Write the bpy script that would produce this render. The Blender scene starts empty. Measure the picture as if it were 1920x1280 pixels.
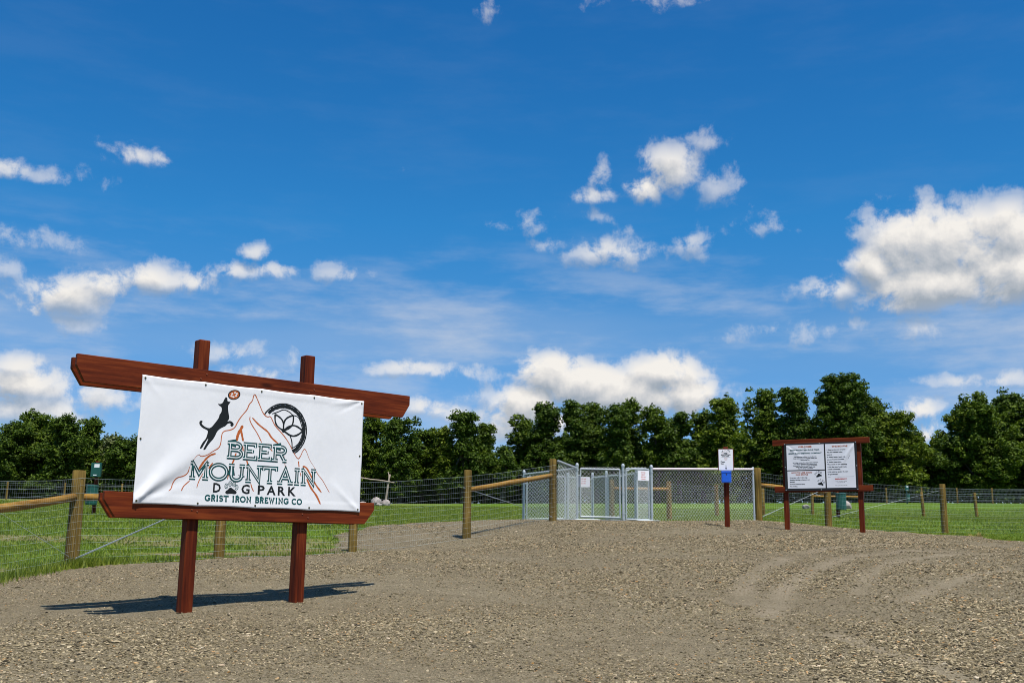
import bpy, bmesh, math, random
import numpy as np
from mathutils import Vector, Matrix
from mathutils.geometry import tessellate_polygon

R = math.radians
scene = bpy.context.scene
COL = scene.collection

# ---------------------------------------------------------------- camera
CAM_Z = 1.4
cam_data = bpy.data.cameras.new('camera')
cam = bpy.data.objects.new('camera', cam_data)
COL.objects.link(cam)
cam.location = (0, 0, CAM_Z)
cam.rotation_euler = (Matrix.Rotation(R(90 + 11.06), 3, 'X') @ Matrix.Rotation(R(0.686), 3, 'Z')).to_euler()
cam_data.sensor_width = 36
cam_data.lens = 37.22
cam_data.clip_end = 5000
scene.camera = cam

# ---------------------------------------------------------------- sun, exposure
SUN_EL, SUN_AZ = 66.0, 153.0            # azimuth clockwise from +Y
sun_data = bpy.data.lights.new('sun', 'SUN')
sun_data.energy = 4.9
sun_data.angle = R(0.53)
sun_data.color = (1.0, 0.955, 0.88)
sun = bpy.data.objects.new('sun', sun_data)
COL.objects.link(sun)
sd_ = Vector((math.sin(R(SUN_AZ)) * math.cos(R(SUN_EL)), math.cos(R(SUN_AZ)) * math.cos(R(SUN_EL)), math.sin(R(SUN_EL))))
sun.rotation_euler = sd_.to_track_quat('Z', 'Y').to_euler()
scene.cycles.filter_width = 0.95
scene.view_settings.view_transform = 'Standard'
scene.view_settings.look = 'None'
scene.view_settings.gamma = 1
scene.view_settings.exposure = 0.42
scene.view_settings.use_curve_mapping = False

# ---------------------------------------------------------------- node helper
class NT:
    def __init__(s, tree):
        s.t = tree; s.n = tree.nodes; s.l = tree.links
    def add(s, typ, ins=None, **kw):
        n = s.n.new(typ)
        for k, v in kw.items():
            setattr(n, k, v)
        if ins:
            for k, v in ins.items():
                s.put(n.inputs[k], v)
        return n
    def put(s, sock, v):
        if isinstance(v, bpy.types.NodeSocket):
            s.l.new(v, sock)
        elif isinstance(v, bpy.types.Node):
            s.l.new(v.outputs[0], sock)
        else:
            sock.default_value = v
    def math(s, op, a, b=0.0, c=None, clamp=False):
        n = s.n.new('ShaderNodeMath'); n.operation = op; n.use_clamp = clamp
        s.put(n.inputs[0], a); s.put(n.inputs[1], b)
        if c is not None: s.put(n.inputs[2], c)
        return n.outputs[0]
    def vmath(s, op, a, b=None, out=0):
        n = s.n.new('ShaderNodeVectorMath'); n.operation = op
        s.put(n.inputs[0], a)
        if b is not None: s.put(n.inputs[1], b)
        return n.outputs['Value'] if op in ('DOT_PRODUCT', 'LENGTH') else n.outputs[0]
    def noise(s, vec, scale, detail=4, rough=.55, dist=0.0, out='Fac', dim='3D'):
        n = s.n.new('ShaderNodeTexNoise'); n.noise_dimensions = dim
        if vec is not None: s.put(n.inputs['Vector'], vec)
        n.inputs['Scale'].default_value = scale; n.inputs['Detail'].default_value = detail
        n.inputs['Roughness'].default_value = rough; n.inputs['Distortion'].default_value = dist
        return n.outputs[out]
    def ramp(s, fac, stops, interp='LINEAR'):
        n = s.n.new('ShaderNodeValToRGB'); n.color_ramp.interpolation = interp
        e = n.color_ramp.elements
        while len(e) < len(stops): e.new(.5)
        for el, (p, c) in zip(e, stops):
            el.position = p
            el.color = c if len(c) == 4 else (*c, 1)
        s.put(n.inputs[0], fac)
        return n.outputs[0]
    def maprange(s, v, a, b, c=0.0, d=1.0, smooth=False):
        n = s.n.new('ShaderNodeMapRange')
        if smooth: n.interpolation_type = 'SMOOTHSTEP'
        s.put(n.inputs[0], v)
        for i, x in enumerate((a, b, c, d)): s.put(n.inputs[i + 1], x)
        return n.outputs[0]
    def mix(s, fac, a, b, blend='MIX'):
        n = s.n.new('ShaderNodeMix'); n.data_type = 'RGBA'; n.blend_type = blend
        s.put(n.inputs[0], fac)
        for i, v in ((6, a), (7, b)):
            if isinstance(v, tuple) and len(v) == 3: v = (*v, 1)
            s.put(n.inputs[i], v)
        return n.outputs[2]

# ---------------------------------------------------------------- world: sky and clouds
world = bpy.data.worlds.new('World')
scene.world = world
world.use_nodes = True
# clouds: (azimuth, elevation, half width, half height, thickness) in radians
CL = [(0.3775, 0.2711, 0.0488, 0.0348, 1.4), (0.413, 0.2654, 0.0473, 0.0366, 1.4), (0.4526, 0.2704, 0.0334, 0.0292, 1.4), (0.3396, 0.2529, 0.0275, 0.0213, 1.4), (0.3932, 0.2346, 0.0647, 0.0209, 1.4), (0.4544, 0.2383, 0.0372, 0.0271, 1.4), (0.3011, 0.2339, 0.0258, 0.0135, 0.8), (0.3655, 0.2226, 0.04, 0.0132, 1.05), (0.3483, 0.2009, 0.0198, 0.0073, 0.42), (0.3795, 0.1934, 0.0263, 0.0088, 0.47), (0.0361, 0.1631, 0.0382, 0.0193, 1.4), (0.0717, 0.1522, 0.0555, 0.0229, 1.4), (0.1473, 0.1628, 0.0397, 0.0191, 1.4), (0.112, 0.1441, 0.0746, 0.024, 1.4), (0.0159, 0.1353, 0.0304, 0.0241, 1.4), (0.1668, 0.1402, 0.0246, 0.0238, 1.4), (-0.0067, 0.1175, 0.0202, 0.018, 0.9), (0.1506, 0.3509, 0.0335, 0.0218, 1.0), (0.1306, 0.3369, 0.0218, 0.0156, 1.05), (0.1924, 0.3731, 0.0189, 0.0106, 0.42), (0.199, 0.3341, 0.0175, 0.016, 0.42), (0.0799, 0.3291, 0.0251, 0.0079, 0.7), (0.0904, 0.3437, 0.0102, 0.014, 0.55), (0.0196, 0.3061, 0.0253, 0.0092, 0.42), (0.0407, 0.2852, 0.0149, 0.0077, 0.47), (0.0926, 0.2769, 0.0387, 0.0139, 0.8), (0.1749, 0.2838, 0.0175, 0.0119, 0.55), (0.2356, 0.2982, 0.0148, 0.0096, 0.38), (0.2602, 0.2933, 0.0101, 0.0085, 0.38), (0.072, 0.3119, 0.0151, 0.005, 0.34), (-0.3625, 0.3407, 0.0234, 0.0078, 0.75), (-0.3388, 0.34, 0.0142, 0.0093, 0.7), (-0.3807, 0.3461, 0.0116, 0.0075, 0.47), (-0.4657, 0.3151, 0.0192, 0.0097, 0.75), (-0.4284, 0.3131, 0.0356, 0.0065, 0.42), (-0.404, 0.3152, 0.0103, 0.007, 0.38), (-0.406, 0.214, 0.0399, 0.0166, 1.05), (-0.3804, 0.2269, 0.0316, 0.0149, 1.05), (-0.3399, 0.2356, 0.0373, 0.0133, 1.05), (-0.2977, 0.2369, 0.0287, 0.0106, 0.9), (-0.2647, 0.2482, 0.0293, 0.0087, 0.8), (-0.228, 0.2494, 0.0248, 0.0064, 0.7), (-0.2438, 0.2654, 0.0108, 0.0068, 0.75), (-0.1655, 0.2507, 0.0245, 0.0076, 0.42), (-0.431, 0.2022, 0.0215, 0.011, 0.9), (-0.4039, 0.1909, 0.0304, 0.0081, 0.47), (-0.4615, 0.2318, 0.0193, 0.0089, 0.42), (-0.4448, 0.2567, 0.0247, 0.0065, 0.38), (-0.4373, 0.1326, 0.0468, 0.0156, 1.1), (-0.4449, 0.1467, 0.0231, 0.0115, 0.99), (-0.3762, 0.1238, 0.0416, 0.0187, 0.83), (-0.4099, 0.1115, 0.0428, 0.0132, 0.88), (-0.26, 0.1729, 0.0321, 0.008, 0.55), (-0.2447, 0.1576, 0.03, 0.0078, 0.8), (-0.2087, 0.1658, 0.0068, 0.0076, 0.38), (-0.0913, 0.1651, 0.0534, 0.0075, 0.8), (-0.0506, 0.161, 0.0411, 0.0044, 0.51), (-0.0802, 0.1288, 0.0212, 0.009, 0.9), (-0.0548, 0.1238, 0.0152, 0.0065, 0.8), (-0.0146, 0.14, 0.0351, 0.0111, 0.42), (0.2468, 0.1975, 0.0343, 0.0091, 0.42), (0.4266, 0.1478, 0.0395, 0.006, 0.75), (0.3665, 0.1244, 0.0219, 0.0103, 1.05), (0.3786, 0.1067, 0.0152, 0.013, 1.05), (-0.0259, 0.4963, 0.0138, 0.0051, 0.34), (0.1266, 0.5015, 0.037, 0.004, 0.38), (0.02, 0.12, 0.05, 0.02, 1.2), (-0.44, 0.115, 0.06, 0.014, 0.85)]

def cloud_group():
    g = bpy.data.node_groups.new('cloud_density', 'ShaderNodeTree')
    g.interface.new_socket('P', in_out='INPUT', socket_type='NodeSocketVector')
    g.interface.new_socket('D', in_out='OUTPUT', socket_type='NodeSocketFloat')
    g.interface.new_socket('S', in_out='OUTPUT', socket_type='NodeSocketFloat')
    t = NT(g)
    gi = g.nodes.new('NodeGroupInput'); go = g.nodes.new('NodeGroupOutput')
    P = gi.outputs[0]
    nw = t.noise(P, 22, 3, .5, out='Color', dim='2D')
    w = t.vmath('MULTIPLY', t.vmath('SUBTRACT', nw, (.5, .5, .5)), (.030, .014, 0))
    PW = t.vmath('ADD', P, w)
    D = None
    for a, e, rx, ry, k in CL:
        ry = max(ry, .007)
        q = t.vmath('MULTIPLY', t.vmath('SUBTRACT', PW, (a, e, 0)), (1 / rx, 1 / ry, 0))
        d2 = t.vmath('DOT_PRODUCT', q, q)
        v = t.math('MULTIPLY_ADD', d2, -k * .62, k)
        if D is None: D = v
        else:
            n = t.math('SMOOTH_MAX', D, v, .25); D = n
    D = t.math('MAXIMUM', D, -1.2)
    # scattered clouds beyond the photographed part of the sky
    sp = t.add('ShaderNodeSeparateXYZ', {0: P})
    far = t.math('MAXIMUM', t.maprange(t.math('ABSOLUTE', sp.outputs[0]), .56, .75), t.maprange(sp.outputs[1], .56, .75))
    gen = t.math('MULTIPLY_ADD', t.noise(P, 3.2, 3, .5, dim='2D'), 5.0, -2.9)
    D = t.math('MULTIPLY_ADD', t.math('SUBTRACT', gen, D), far, D)
    f1 = t.noise(t.vmath('ADD', P, t.vmath('MULTIPLY', t.noise(P, 15, 2, .5, out='Color', dim='2D'), (.02, .02, 0))), 27, 9, .62, dim='2D')
    ps = t.vmath('MULTIPLY', P, (1, 1.5, 1))
    vo = t.add('ShaderNodeTexVoronoi', {'Vector': t.vmath('ADD', ps, t.vmath('MULTIPLY', t.noise(P, 60, 3, out='Color', dim='2D'), (.012, .012, 0))), 'Scale': 50.0}, feature='SMOOTH_F1', voronoi_dimensions='2D')
    puff = t.math('MULTIPLY_ADD', vo.outputs['Distance'], -.36, .17)
    nz = t.math('MULTIPLY_ADD', t.math('SUBTRACT', f1, .5), 4.0, puff)
    t.l.new(t.math('ADD', D, nz), go.inputs[0]); t.l.new(D, go.inputs[1])
    return g

def build_world():
    t = NT(world.node_tree); world.node_tree.nodes.clear()
    out = t.add('ShaderNodeOutputWorld')
    bg = t.add('ShaderNodeBackground')
    sky = t.add('ShaderNodeTexSky', sky_type='NISHITA', sun_disc=False, sun_elevation=R(SUN_EL), sun_rotation=R(SUN_AZ),
                altitude=200, air_density=1.0, dust_density=0.3, ozone_density=3.0)
    tc = t.add('ShaderNodeTexCoord')
    d = t.add('ShaderNodeSeparateXYZ', {0: tc.outputs['Generated']})
    az = t.math('ARCTAN2', d.outputs[0], d.outputs[1])
    el = t.math('ARCSINE', d.outputs[2])
    P = t.add('ShaderNodeCombineXYZ', {0: az, 1: el, 2: 0.0}).outputs[0]
    g = cloud_group()
    def dens(off):
        n = t.add('ShaderNodeGroup'); n.node_tree = g
        t.put(n.inputs[0], P if off is None else t.vmath('ADD', P, off))
        return n.outputs[0], n.outputs[1]
    D0, S0 = dens(None); D1, S1 = dens((.004, .012, 0))
    alpha = t.maprange(D0, -.10, .78, smooth=True)
    alpha = t.math('MULTIPLY', alpha, t.maprange(D0, 0.0, 1.0, .55, 1.0))
    alpha = t.math('MULTIPLY', alpha, t.maprange(S0, .25, 1.05, .38, 1.0))
    lit = t.math('ADD', t.math('MULTIPLY_ADD', t.math('SUBTRACT', D0, D1), .30, .66), t.math('MULTIPLY', t.math('SUBTRACT', S0, S1), .92))
    thick = t.maprange(t.math('ADD', D0, D1), .6, 2.6, 0, .22)
    lit = t.math('SUBTRACT', lit, thick, clamp=True)
    ccol = t.ramp(lit, [(0, (2.6, 3.0, 3.5)), (.35, (3.9, 4.1, 4.4)), (.7, (5.6, 5.5, 5.4)), (1, (6.8, 6.55, 6.2))])
    # sky colour: deep and saturated as in the photograph
    hs = t.add('ShaderNodeHueSaturation', {'Hue': .5, 'Saturation': 1.3, 'Value': .93, 'Color': sky})
    tint = t.ramp(el, [(0, (.60, .70, .98)), (.13, (.64, .77, .96)), (.2, (.56, .84, .98)), (.3, (.37, .92, 1.06)), (.5, (.33, .88, 1.06)), (.9, (.45, .88, 1.0))])
    deep = t.mix(1.0, hs.outputs[0], tint, 'MULTIPLY')
    # thin veils of cirrus low in the sky
    pc = t.vmath('MULTIPLY', P, (1.0, 4.2, 1))
    cir = t.maprange(t.noise(pc, 5.5, 7, .6, dim='2D'), .42, .8, smooth=True)
    low = t.math('MULTIPLY', t.maprange(el, .0, .10, .35, 1), t.maprange(el, .22, .30, 1, .06))
    cir = t.math('ADD', t.math('MULTIPLY', t.math('MULTIPLY', cir, low), .42), t.math('MULTIPLY', t.math('MULTIPLY', t.maprange(el, .15, .19, 0, 1, True), t.maprange(el, .20, .245, 1, 0, True)), t.maprange(t.noise(pc, 2.5, 4, .5, dim='2D'), .3, .6, .05, .20)))
    c1 = t.mix(cir, deep, (4.9, 5.1, 5.5))
    c2 = t.mix(alpha, c1, ccol)
    # nothing but plain sky below the horizon
    t.put(bg.inputs[0], c2); bg.inputs[1].default_value = 0.1
    t.l.new(bg.outputs[0], out.inputs[0])
build_world()
world.cycles.sampling_method = 'MANUAL'
world.cycles.sample_map_resolution = 256

# ---------------------------------------------------------------- materials
def mat(name):
    m = bpy.data.materials.new(name); m.use_nodes = True
    t = NT(m.node_tree)
    b = m.node_tree.nodes['Principled BSDF']
    return m, t, b

def simple(name, col, rough=.6, metal=0.0, var=.12, scale=30, spec=.5, bump=0.0):
    m, t, b = mat(name)
    co = t.add('ShaderNodeTexCoord').outputs['Object']
    n = t.noise(co, scale, 4, .6)
    lo = tuple(c * (1 - var) for c in col); hi = tuple(min(1, c * (1 + var)) for c in col)
    t.put(b.inputs['Base Color'], t.ramp(n, [(.3, lo), (.7, hi)]))
    b.inputs['Roughness'].default_value = rough; b.inputs['Metallic'].default_value = metal
    b.inputs['Specular IOR Level'].default_value = spec
    if bump:
        bn = t.add('ShaderNodeBump', {'Height': n, 'Strength': bump, 'Distance': .01})
        t.put(b.inputs['Normal'], bn)
    return m

def wood_mat(name, cols, along='Z', rough=.55, ring=0.0, bump=.25, coord='Object', spec=.4):
    """grain streaks run along the named local axis"""
    m, t, b = mat(name)
    co = t.add('ShaderNodeTexCoord').outputs[coord]
    oi = t.add('ShaderNodeObjectInfo').outputs['Random']
    off = t.add('ShaderNodeCombineXYZ', {0: t.math('MULTIPLY', oi, 13.7), 1: t.math('MULTIPLY', oi, 7.3), 2: t.math('MULTIPLY', oi, 5.1)})
    co = t.vmath('ADD', co, off)
    sc = {'Z': (38, 38, 1.6), 'X': (1.6, 38, 38)}[along]
    g1 = t.noise(t.vmath('MULTIPLY', co, sc), 1.0, 6, .62, .4)
    sc2 = {'Z': (6, 6, .9), 'X': (.9, 6, 6)}[along]
    g2 = t.noise(t.vmath('MULTIPLY', co, sc2), 1.0, 4, .55, .8)
    f = t.math('ADD', t.math('MULTIPLY', g1, .55), t.math('MULTIPLY', g2, .45))
    c = t.ramp(f, [(.32, cols[0]), (.5, cols[1]), (.66, cols[2])])
    # knots
    sk = {'Z': (9, 9, 2.6), 'X': (2.6, 9, 9)}[along]
    v = t.add('ShaderNodeTexVoronoi', {'Vector': t.vmath('MULTIPLY', co, sk), 'Scale': .62})
    k = t.maprange(v.outputs['Distance'], .05, .17, 1, 0, smooth=True)
    c = t.mix(t.math('MULTIPLY', k, .75), c, tuple(x * .35 for x in cols[0]))
    t.put(b.inputs['Base Color'], c)
    b.inputs['Roughness'].default_value = rough
    b.inputs['Specular IOR Level'].default_value = spec
    bn = t.add('ShaderNodeBump', {'Height': g1, 'Strength': bump, 'Distance': .006})
    t.put(b.inputs['Normal'], bn)
    return m

M = {}
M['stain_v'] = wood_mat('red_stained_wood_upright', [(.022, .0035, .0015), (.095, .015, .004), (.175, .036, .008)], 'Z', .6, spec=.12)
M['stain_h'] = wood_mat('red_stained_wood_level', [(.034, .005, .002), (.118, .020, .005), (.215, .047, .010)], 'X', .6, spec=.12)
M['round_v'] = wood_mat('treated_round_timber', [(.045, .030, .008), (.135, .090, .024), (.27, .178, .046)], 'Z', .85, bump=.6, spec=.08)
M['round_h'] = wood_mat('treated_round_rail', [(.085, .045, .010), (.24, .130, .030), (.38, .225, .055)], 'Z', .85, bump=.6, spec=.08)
M['bare'] = wood_mat('weathered_bare_log', [(.16, .12, .09), (.30, .24, .19), (.42, .36, .30)], 'Z', .85)
M['galv'] = simple('galvanized_steel', (.40, .44, .45), .5, .35, .10, 60)
M['rail_pale'] = simple('pinkish_weathered_rail', (.74, .66, .64), .5, .1, .06, 30)
M['wire'] = simple('galvanized_wire', (.42, .50, .50), .5, .3, .12, 40)
M['chain'] = simple('chain_link_wire', (.74, .77, .75), .45, .25, .12, 40)
M['green_metal'] = simple('dark_green_painted_metal', (.010, .075, .060), .4, 0, .15, 8)
M['blue_plastic'] = simple('bright_blue_plastic', (.008, .10, .58), .4, 0, .10, 12)
M['white_sign'] = simple('white_sign_face', (.74, .74, .77), .5, 0, .03, 6)
M['black_vinyl'] = simple('black_vinyl', (.012, .012, .013), .5, 0, .2, 20)
M['ink_black'] = simple('black_ink', (.010, .013, .014), .6, 0, .1, 40, .2)
M['ink_teal'] = simple('dark_teal_ink', (.012, .075, .075), .6, 0, .1, 40, .2)
M['ink_rust'] = simple('rust_orange_ink', (.42, .105, .028), .6, 0, .15, 40, .2)
M['ink_red'] = simple('red_ink', (.50, .06, .04), .6, 0, .1, 40, .2)
M['brass'] = simple('tarnished_brass', (.12, .11, .05), .4, .7, .2, 40)
M['steel_bolt'] = simple('copper_coloured_bolt', (.30, .10, .05), .4, .5, .2, 40)
M['rock_pale'] = simple('pale_boulder_stone', (.30, .26, .24), .9, 0, .45, 3, .2, .8)
M['rock_dark'] = simple('dark_stone', (.03, .018, .015), .9, 0, .3, 30, .2, .5)

def banner_mat():
    m, t, b = mat('white_vinyl_banner')
    co = t.add('ShaderNodeTexCoord').outputs['Object']
    n = t.noise(co, 2.2, 4, .6)
    t.put(b.inputs['Base Color'], t.ramp(n, [(.3, (.70, .695, .70)), (.7, (.76, .755, .76))]))
    b.inputs['Roughness'].default_value = .42
    b.inputs['Specular IOR Level'].default_value = .35
    # woven scrim shows faintly through the vinyl, and soft slack
    w = t.noise(co, 160, 2, .5)
    bn = t.add('ShaderNodeBump', {'Height': w, 'Strength': .08, 'Distance': .002})
    bn2 = t.add('ShaderNodeBump', {'Height': t.noise(t.vmath('MULTIPLY', co, (1, 1, .6)), 5.0, 3, .5), 'Strength': .10, 'Distance': .05, 'Normal': bn})
    t.put(b.inputs['Normal'], bn2)
    return m
M['banner'] = banner_mat()

# ---------------------------------------------------------------- object helpers
def link(o):
    COL.objects.link(o); return o

def tag(o, label=None, cat=None, group=None, kind=None):
    if label: o['label'] = label
    if cat: o['category'] = cat
    if group: o['group'] = group
    if kind: o['kind'] = kind
    return o

def thing(name, label, cat, loc=(0, 0, 0), rz=0.0, group=None):
    o = bpy.data.objects.new(name, None); link(o)
    o.empty_display_size = .1
    o.location = loc; o.rotation_euler = (0, 0, rz)
    return tag(o, label, cat, group)

def mesh_from(name, verts, faces, m=None, parent=None, smooth=False, attrs=None):
    me = bpy.data.meshes.new(name)
    verts = np.asarray(verts, dtype=np.float32)
    if isinstance(faces, np.ndarray):
        nf, k = faces.shape
        me.vertices.add(len(verts)); me.vertices.foreach_set('co', verts.ravel())
        me.loops.add(nf * k); me.loops.foreach_set('vertex_index', faces.astype(np.int32).ravel())
        me.polygons.add(nf)
        me.polygons.foreach_set('loop_start', np.arange(0, nf * k, k, dtype=np.int32))
        me.update(calc_edges=True)
    else:
        me.from_pydata([tuple(v) for v in verts.tolist()], [], faces); me.update()
    if smooth:
        me.polygons.foreach_set('use_smooth', np.ones(len(me.polygons), dtype=bool))
    if attrs:
        for k2, v in attrs.items():
            a = me.attributes.new(k2, 'FLOAT', 'POINT'); a.data.foreach_set('value', np.asarray(v, dtype=np.float32))
    if m: me.materials.append(m)
    o = bpy.data.objects.new(name, me); link(o)
    if parent: o.parent = parent
    return o

class MB:
    """collects simple solids and links them as one mesh"""
    def __init__(s): s.v = []; s.f = []
    def add(s, vs, fs):
        n = len(s.v); s.v += [tuple(v) for v in vs]; s.f += [tuple(i + n for i in f) for f in fs]; return s
    def box(s, x0, x1, y0, y1, z0, z1, bev=0.0):
        if not bev:
            return s.add([(x, y, z) for z in (z0, z1) for y in (y0, y1) for x in (x0, x1)],
                         [(0, 2, 3, 1), (4, 5, 7, 6), (0, 1, 5, 4), (2, 6, 7, 3), (0, 4, 6, 2), (1, 3, 7, 5)])
        bm = bmesh.new(); bmesh.ops.create_cube(bm, size=1)
        for v in bm.verts:
            v.co = Vector(((x0 + x1) / 2 + v.co.x * (x1 - x0), (y0 + y1) / 2 + v.co.y * (y1 - y0), (z0 + z1) / 2 + v.co.z * (z1 - z0)))
        bmesh.ops.bevel(bm, geom=bm.edges[:], offset=bev, segments=1, affect='EDGES')
        bm.verts.index_update()
        s.add([v.co[:] for v in bm.verts], [[v.index for v in f.verts] for f in bm.faces]); bm.free(); return s
    def tube(s, p0, p1, r0, r1=None, n=8, caps=True):
        p0 = Vector(p0); p1 = Vector(p1); r1 = r0 if r1 is None else r1
        d = (p1 - p0).normalized(); a = d.orthogonal().normalized(); b = d.cross(a)
        vs = []
        for p, r in ((p0, r0), (p1, r1)):
            for i in range(n):
                t = 2 * math.pi * i / n
                vs.append(p + a * (r * math.cos(t)) + b * (r * math.sin(t)))
        fs = [(i, (i + 1) % n, n + (i + 1) % n, n + i) for i in range(n)]
        if caps: fs += [tuple(range(n))[::-1], tuple(range(n, 2 * n))]
        return s.add(vs, fs)
    def path(s, pts, rs, n=8):
        pts = [Vector(p) for p in pts]; base = len(s.v); a = None
        for i, p in enumerate(pts):
            d = (pts[min(i + 1, len(pts) - 1)] - pts[max(i - 1, 0)]).normalized()
            a = (d.orthogonal() if a is None else a - d * a.dot(d)).normalized(); b = d.cross(a)
            for k in range(n):
                t = 2 * math.pi * k / n
                s.v.append(tuple(p + a * (rs[i] * math.cos(t)) + b * (rs[i] * math.sin(t))))
        for i in range(len(pts) - 1):
            for k in range(n):
                s.f.append((base + i * n + k, base + i * n + (k + 1) % n, base + (i + 1) * n + (k + 1) % n, base + (i + 1) * n + k))
        s.f.append(tuple(base + k for k in range(n))[::-1]); e = base + (len(pts) - 1) * n
        s.f.append(tuple(e + k for k in range(n)))
        return s
    def prism(s, outline, y0, y1):
        """outline in x,z (counter-clockwise seen from -y), extruded along y"""
        n = len(outline)
        vs = [(x, y0, z) for x, z in outline] + [(x, y1, z) for x, z in outline]
        fs = [tuple(range(n)), tuple(range(n, 2 * n))[::-1]] + [(i, n + i, n + (i + 1) % n, (i + 1) % n) for i in range(n)]
        return s.add(vs, fs)
    def build(s, name, m, parent=None, smooth=False, bev=0.0):
        o = mesh_from(name, s.v, s.f, m, parent, smooth)
        if bev:
            bm = bmesh.new(); bm.from_mesh(o.data)
            bmesh.ops.bevel(bm, geom=[e for e in bm.edges if e.calc_face_angle(0) > .5], offset=bev, segments=1, affect='EDGES')
            bm.to_mesh(o.data); bm.free()
        return o

# ---------------------------------------------------------------- terrain
CTRL = np.array([
 (-5.97,15,1.08),(-6.28,13.4,.94),(-.83,20.7,1.55),(.91,22.8,1.96),(6.08,26.3,2.10),(11.75,29,1.93),(14.61,30.5,2.0),
 (.34,26.6,2.05),(1.51,24.1,2.03),(3.23,24.4,2.03),(2.16,28,2.11),(4.46,22,1.86),(5.72,22.2,1.82),(6.95,21.5,1.77),
 (-12.1,31,2.24),(11.05,36,2.55),(32.7,90,5.53),(5.35,36,2.38),(8.61,44.6,2.81),(16.39,58,3.38),(25.3,58,3.38),
 (-8.41,70,4.04),(-30.2,100,5.2),(-43,90,5.0),(47,100,6.1),(2.17,100,5.55),(-2.45,24,1.87),(-3.03,23,1.79),
 (-3.68,8,.50),(3.74,8,.52),(0,8,.50),(0,13,.97),(6,12.5,1.0),(-4.75,10.2,.74),(-3.11,10.49,.75),(-2.2,11.31,.80),(11.47,24,1.63),(-1.95,15.5,1.16),
 (-4.48,16.66,1.186),(-2.71,18.61,1.27),(8.08,27.2,1.98),(0,0,0),(-8,0,-.05),(8,0,.05),(0,-20,-1.2),(-30,15,1.0),(32,20,1.6),(-60,60,3.3),(70,60,4.0),
 (-90,120,5.6),(90,120,6.6),(0,130,6.2),(-50,-10,-1),(50,-10,-.6),(10,16,1.25),(-12,20,1.5)], dtype=float)

def _tps(r2): return np.where(r2 > 1e-12, .5 * r2 * np.log(np.maximum(r2, 1e-12)), 0)
_n = len(CTRL)
_S = .1
_xy = CTRL[:, :2] * _S
_K = _tps(((_xy[:, None] - _xy[None]) ** 2).sum(-1)) + np.eye(_n) * .004
_P = np.hstack([np.ones((_n, 1)), _xy])
_A = np.block([[_K, _P], [_P.T, np.zeros((3, 3))]])
_W = np.linalg.solve(_A, np.concatenate([CTRL[:, 2], np.zeros(3)]))

def ground_z(x, y):
    x = np.asarray(x, float); y = np.asarray(y, float)
    sh = x.shape; p = np.stack([x.ravel(), y.ravel()], 1)
    q = np.clip(p, (-95, -25), (95, 135)) * _S
    out = np.empty(len(p))
    for i in range(0, len(p), 20000):
        c = q[i:i + 20000]
        k = _tps(((c[:, None] - _xy[None]) ** 2).sum(-1))
        out[i:i + 20000] = k @ _W[:_n] + _W[_n] + c @ _W[_n + 1:]
    return out.reshape(sh)

def gz(x, y): return float(ground_z(np.array([x]), np.array([y]))[0])

_rs = np.random.RandomState(5)
_wav = [(_rs.uniform(.15, 5.5), _rs.uniform(0, 6.28), _rs.uniform(0, 6.28)) for _ in range(46)]
def rough_xy(x, y, lo=.15, hi=6.0):
    z = np.zeros_like(x, dtype=float); tot = 0
    for k, a, ph in _wav:
        if lo <= k <= hi:
            z += np.sin((x * math.cos(a) + y * math.sin(a)) * k * 2 + ph) / (k + .5); tot += 1 / (k + .5)
    return z / tot * 2.2

GRAVEL = np.array([(-6.5,11.5),(-6.3,13),(-6.12,14.4),(-5.9,15.25),(-5.2,15.95),(-4.3,17.0),(-3.3,18.1),(-3.15,19.5),(-3.5,21.5),(-3.0,23.2),(-2.3,24.4),(-1.4,25.4),(0.0,26.7),(1.6,24.6),(3.2,24.75),(4.6,25.6),(6.0,26.45),(8.1,27.35),
 (10.2,28.2),(11.2,28.4),(11.9,27.6),(11.6,25.2),(12.3,23.6),(14.5,22.3),(20,21),(40,20),(40,-25),(-9,-25),(-7.4,5)], float)
def inside_dist(px, py, poly):
    """signed distance to the outline, positive inside"""
    x = px.ravel(); y = py.ravel(); d = np.full(x.shape, 1e9); ins = np.zeros(x.shape, bool)
    n = len(poly)
    for i in range(n):
        ax, ay = poly[i]; bx, by = poly[(i + 1) % n]
        ex, ey = bx - ax, by - ay
        t = np.clip(((x - ax) * ex + (y - ay) * ey) / (ex * ex + ey * ey), 0, 1)
        d = np.minimum(d, np.hypot(x - ax - t * ex, y - ay - t * ey))
        c = ((ay > y) != (by > y)) & (x < (bx - ax) * (y - ay) / (by - ay + 1e-12) + ax)
        ins ^= c
    return np.where(ins, d, -d).reshape(px.shape)

def gravel_field(x, y):
    return inside_dist(x, y, GRAVEL) + rough_xy(x, y, .6, 6) * .22

def line_dist(px, py, pts):
    d = np.full(px.shape, 1e9)
    for (ax, ay), (bx, by) in zip(pts[:-1], pts[1:]):
        ex, ey = bx - ax, by - ay
        t = np.clip(((px - ax) * ex + (py - ay) * ey) / (ex * ex + ey * ey), 0, 1)
        d = np.minimum(d, np.hypot(px - ax - t * ex, py - ay - t * ey))
    return d

def axis(core0, core1, step, far0, far1):
    a = list(np.arange(core0, core1, step))
    s = step; v = core1
    while v < far1: a.append(v); s *= 1.12; v += s
    a.append(far1)
    s = step; v = core0 - step; pre = []
    while v > far0: pre.append(v); s *= 1.12; v -= s
    pre.append(far0)
    return np.array(pre[::-1] + a)

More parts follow.
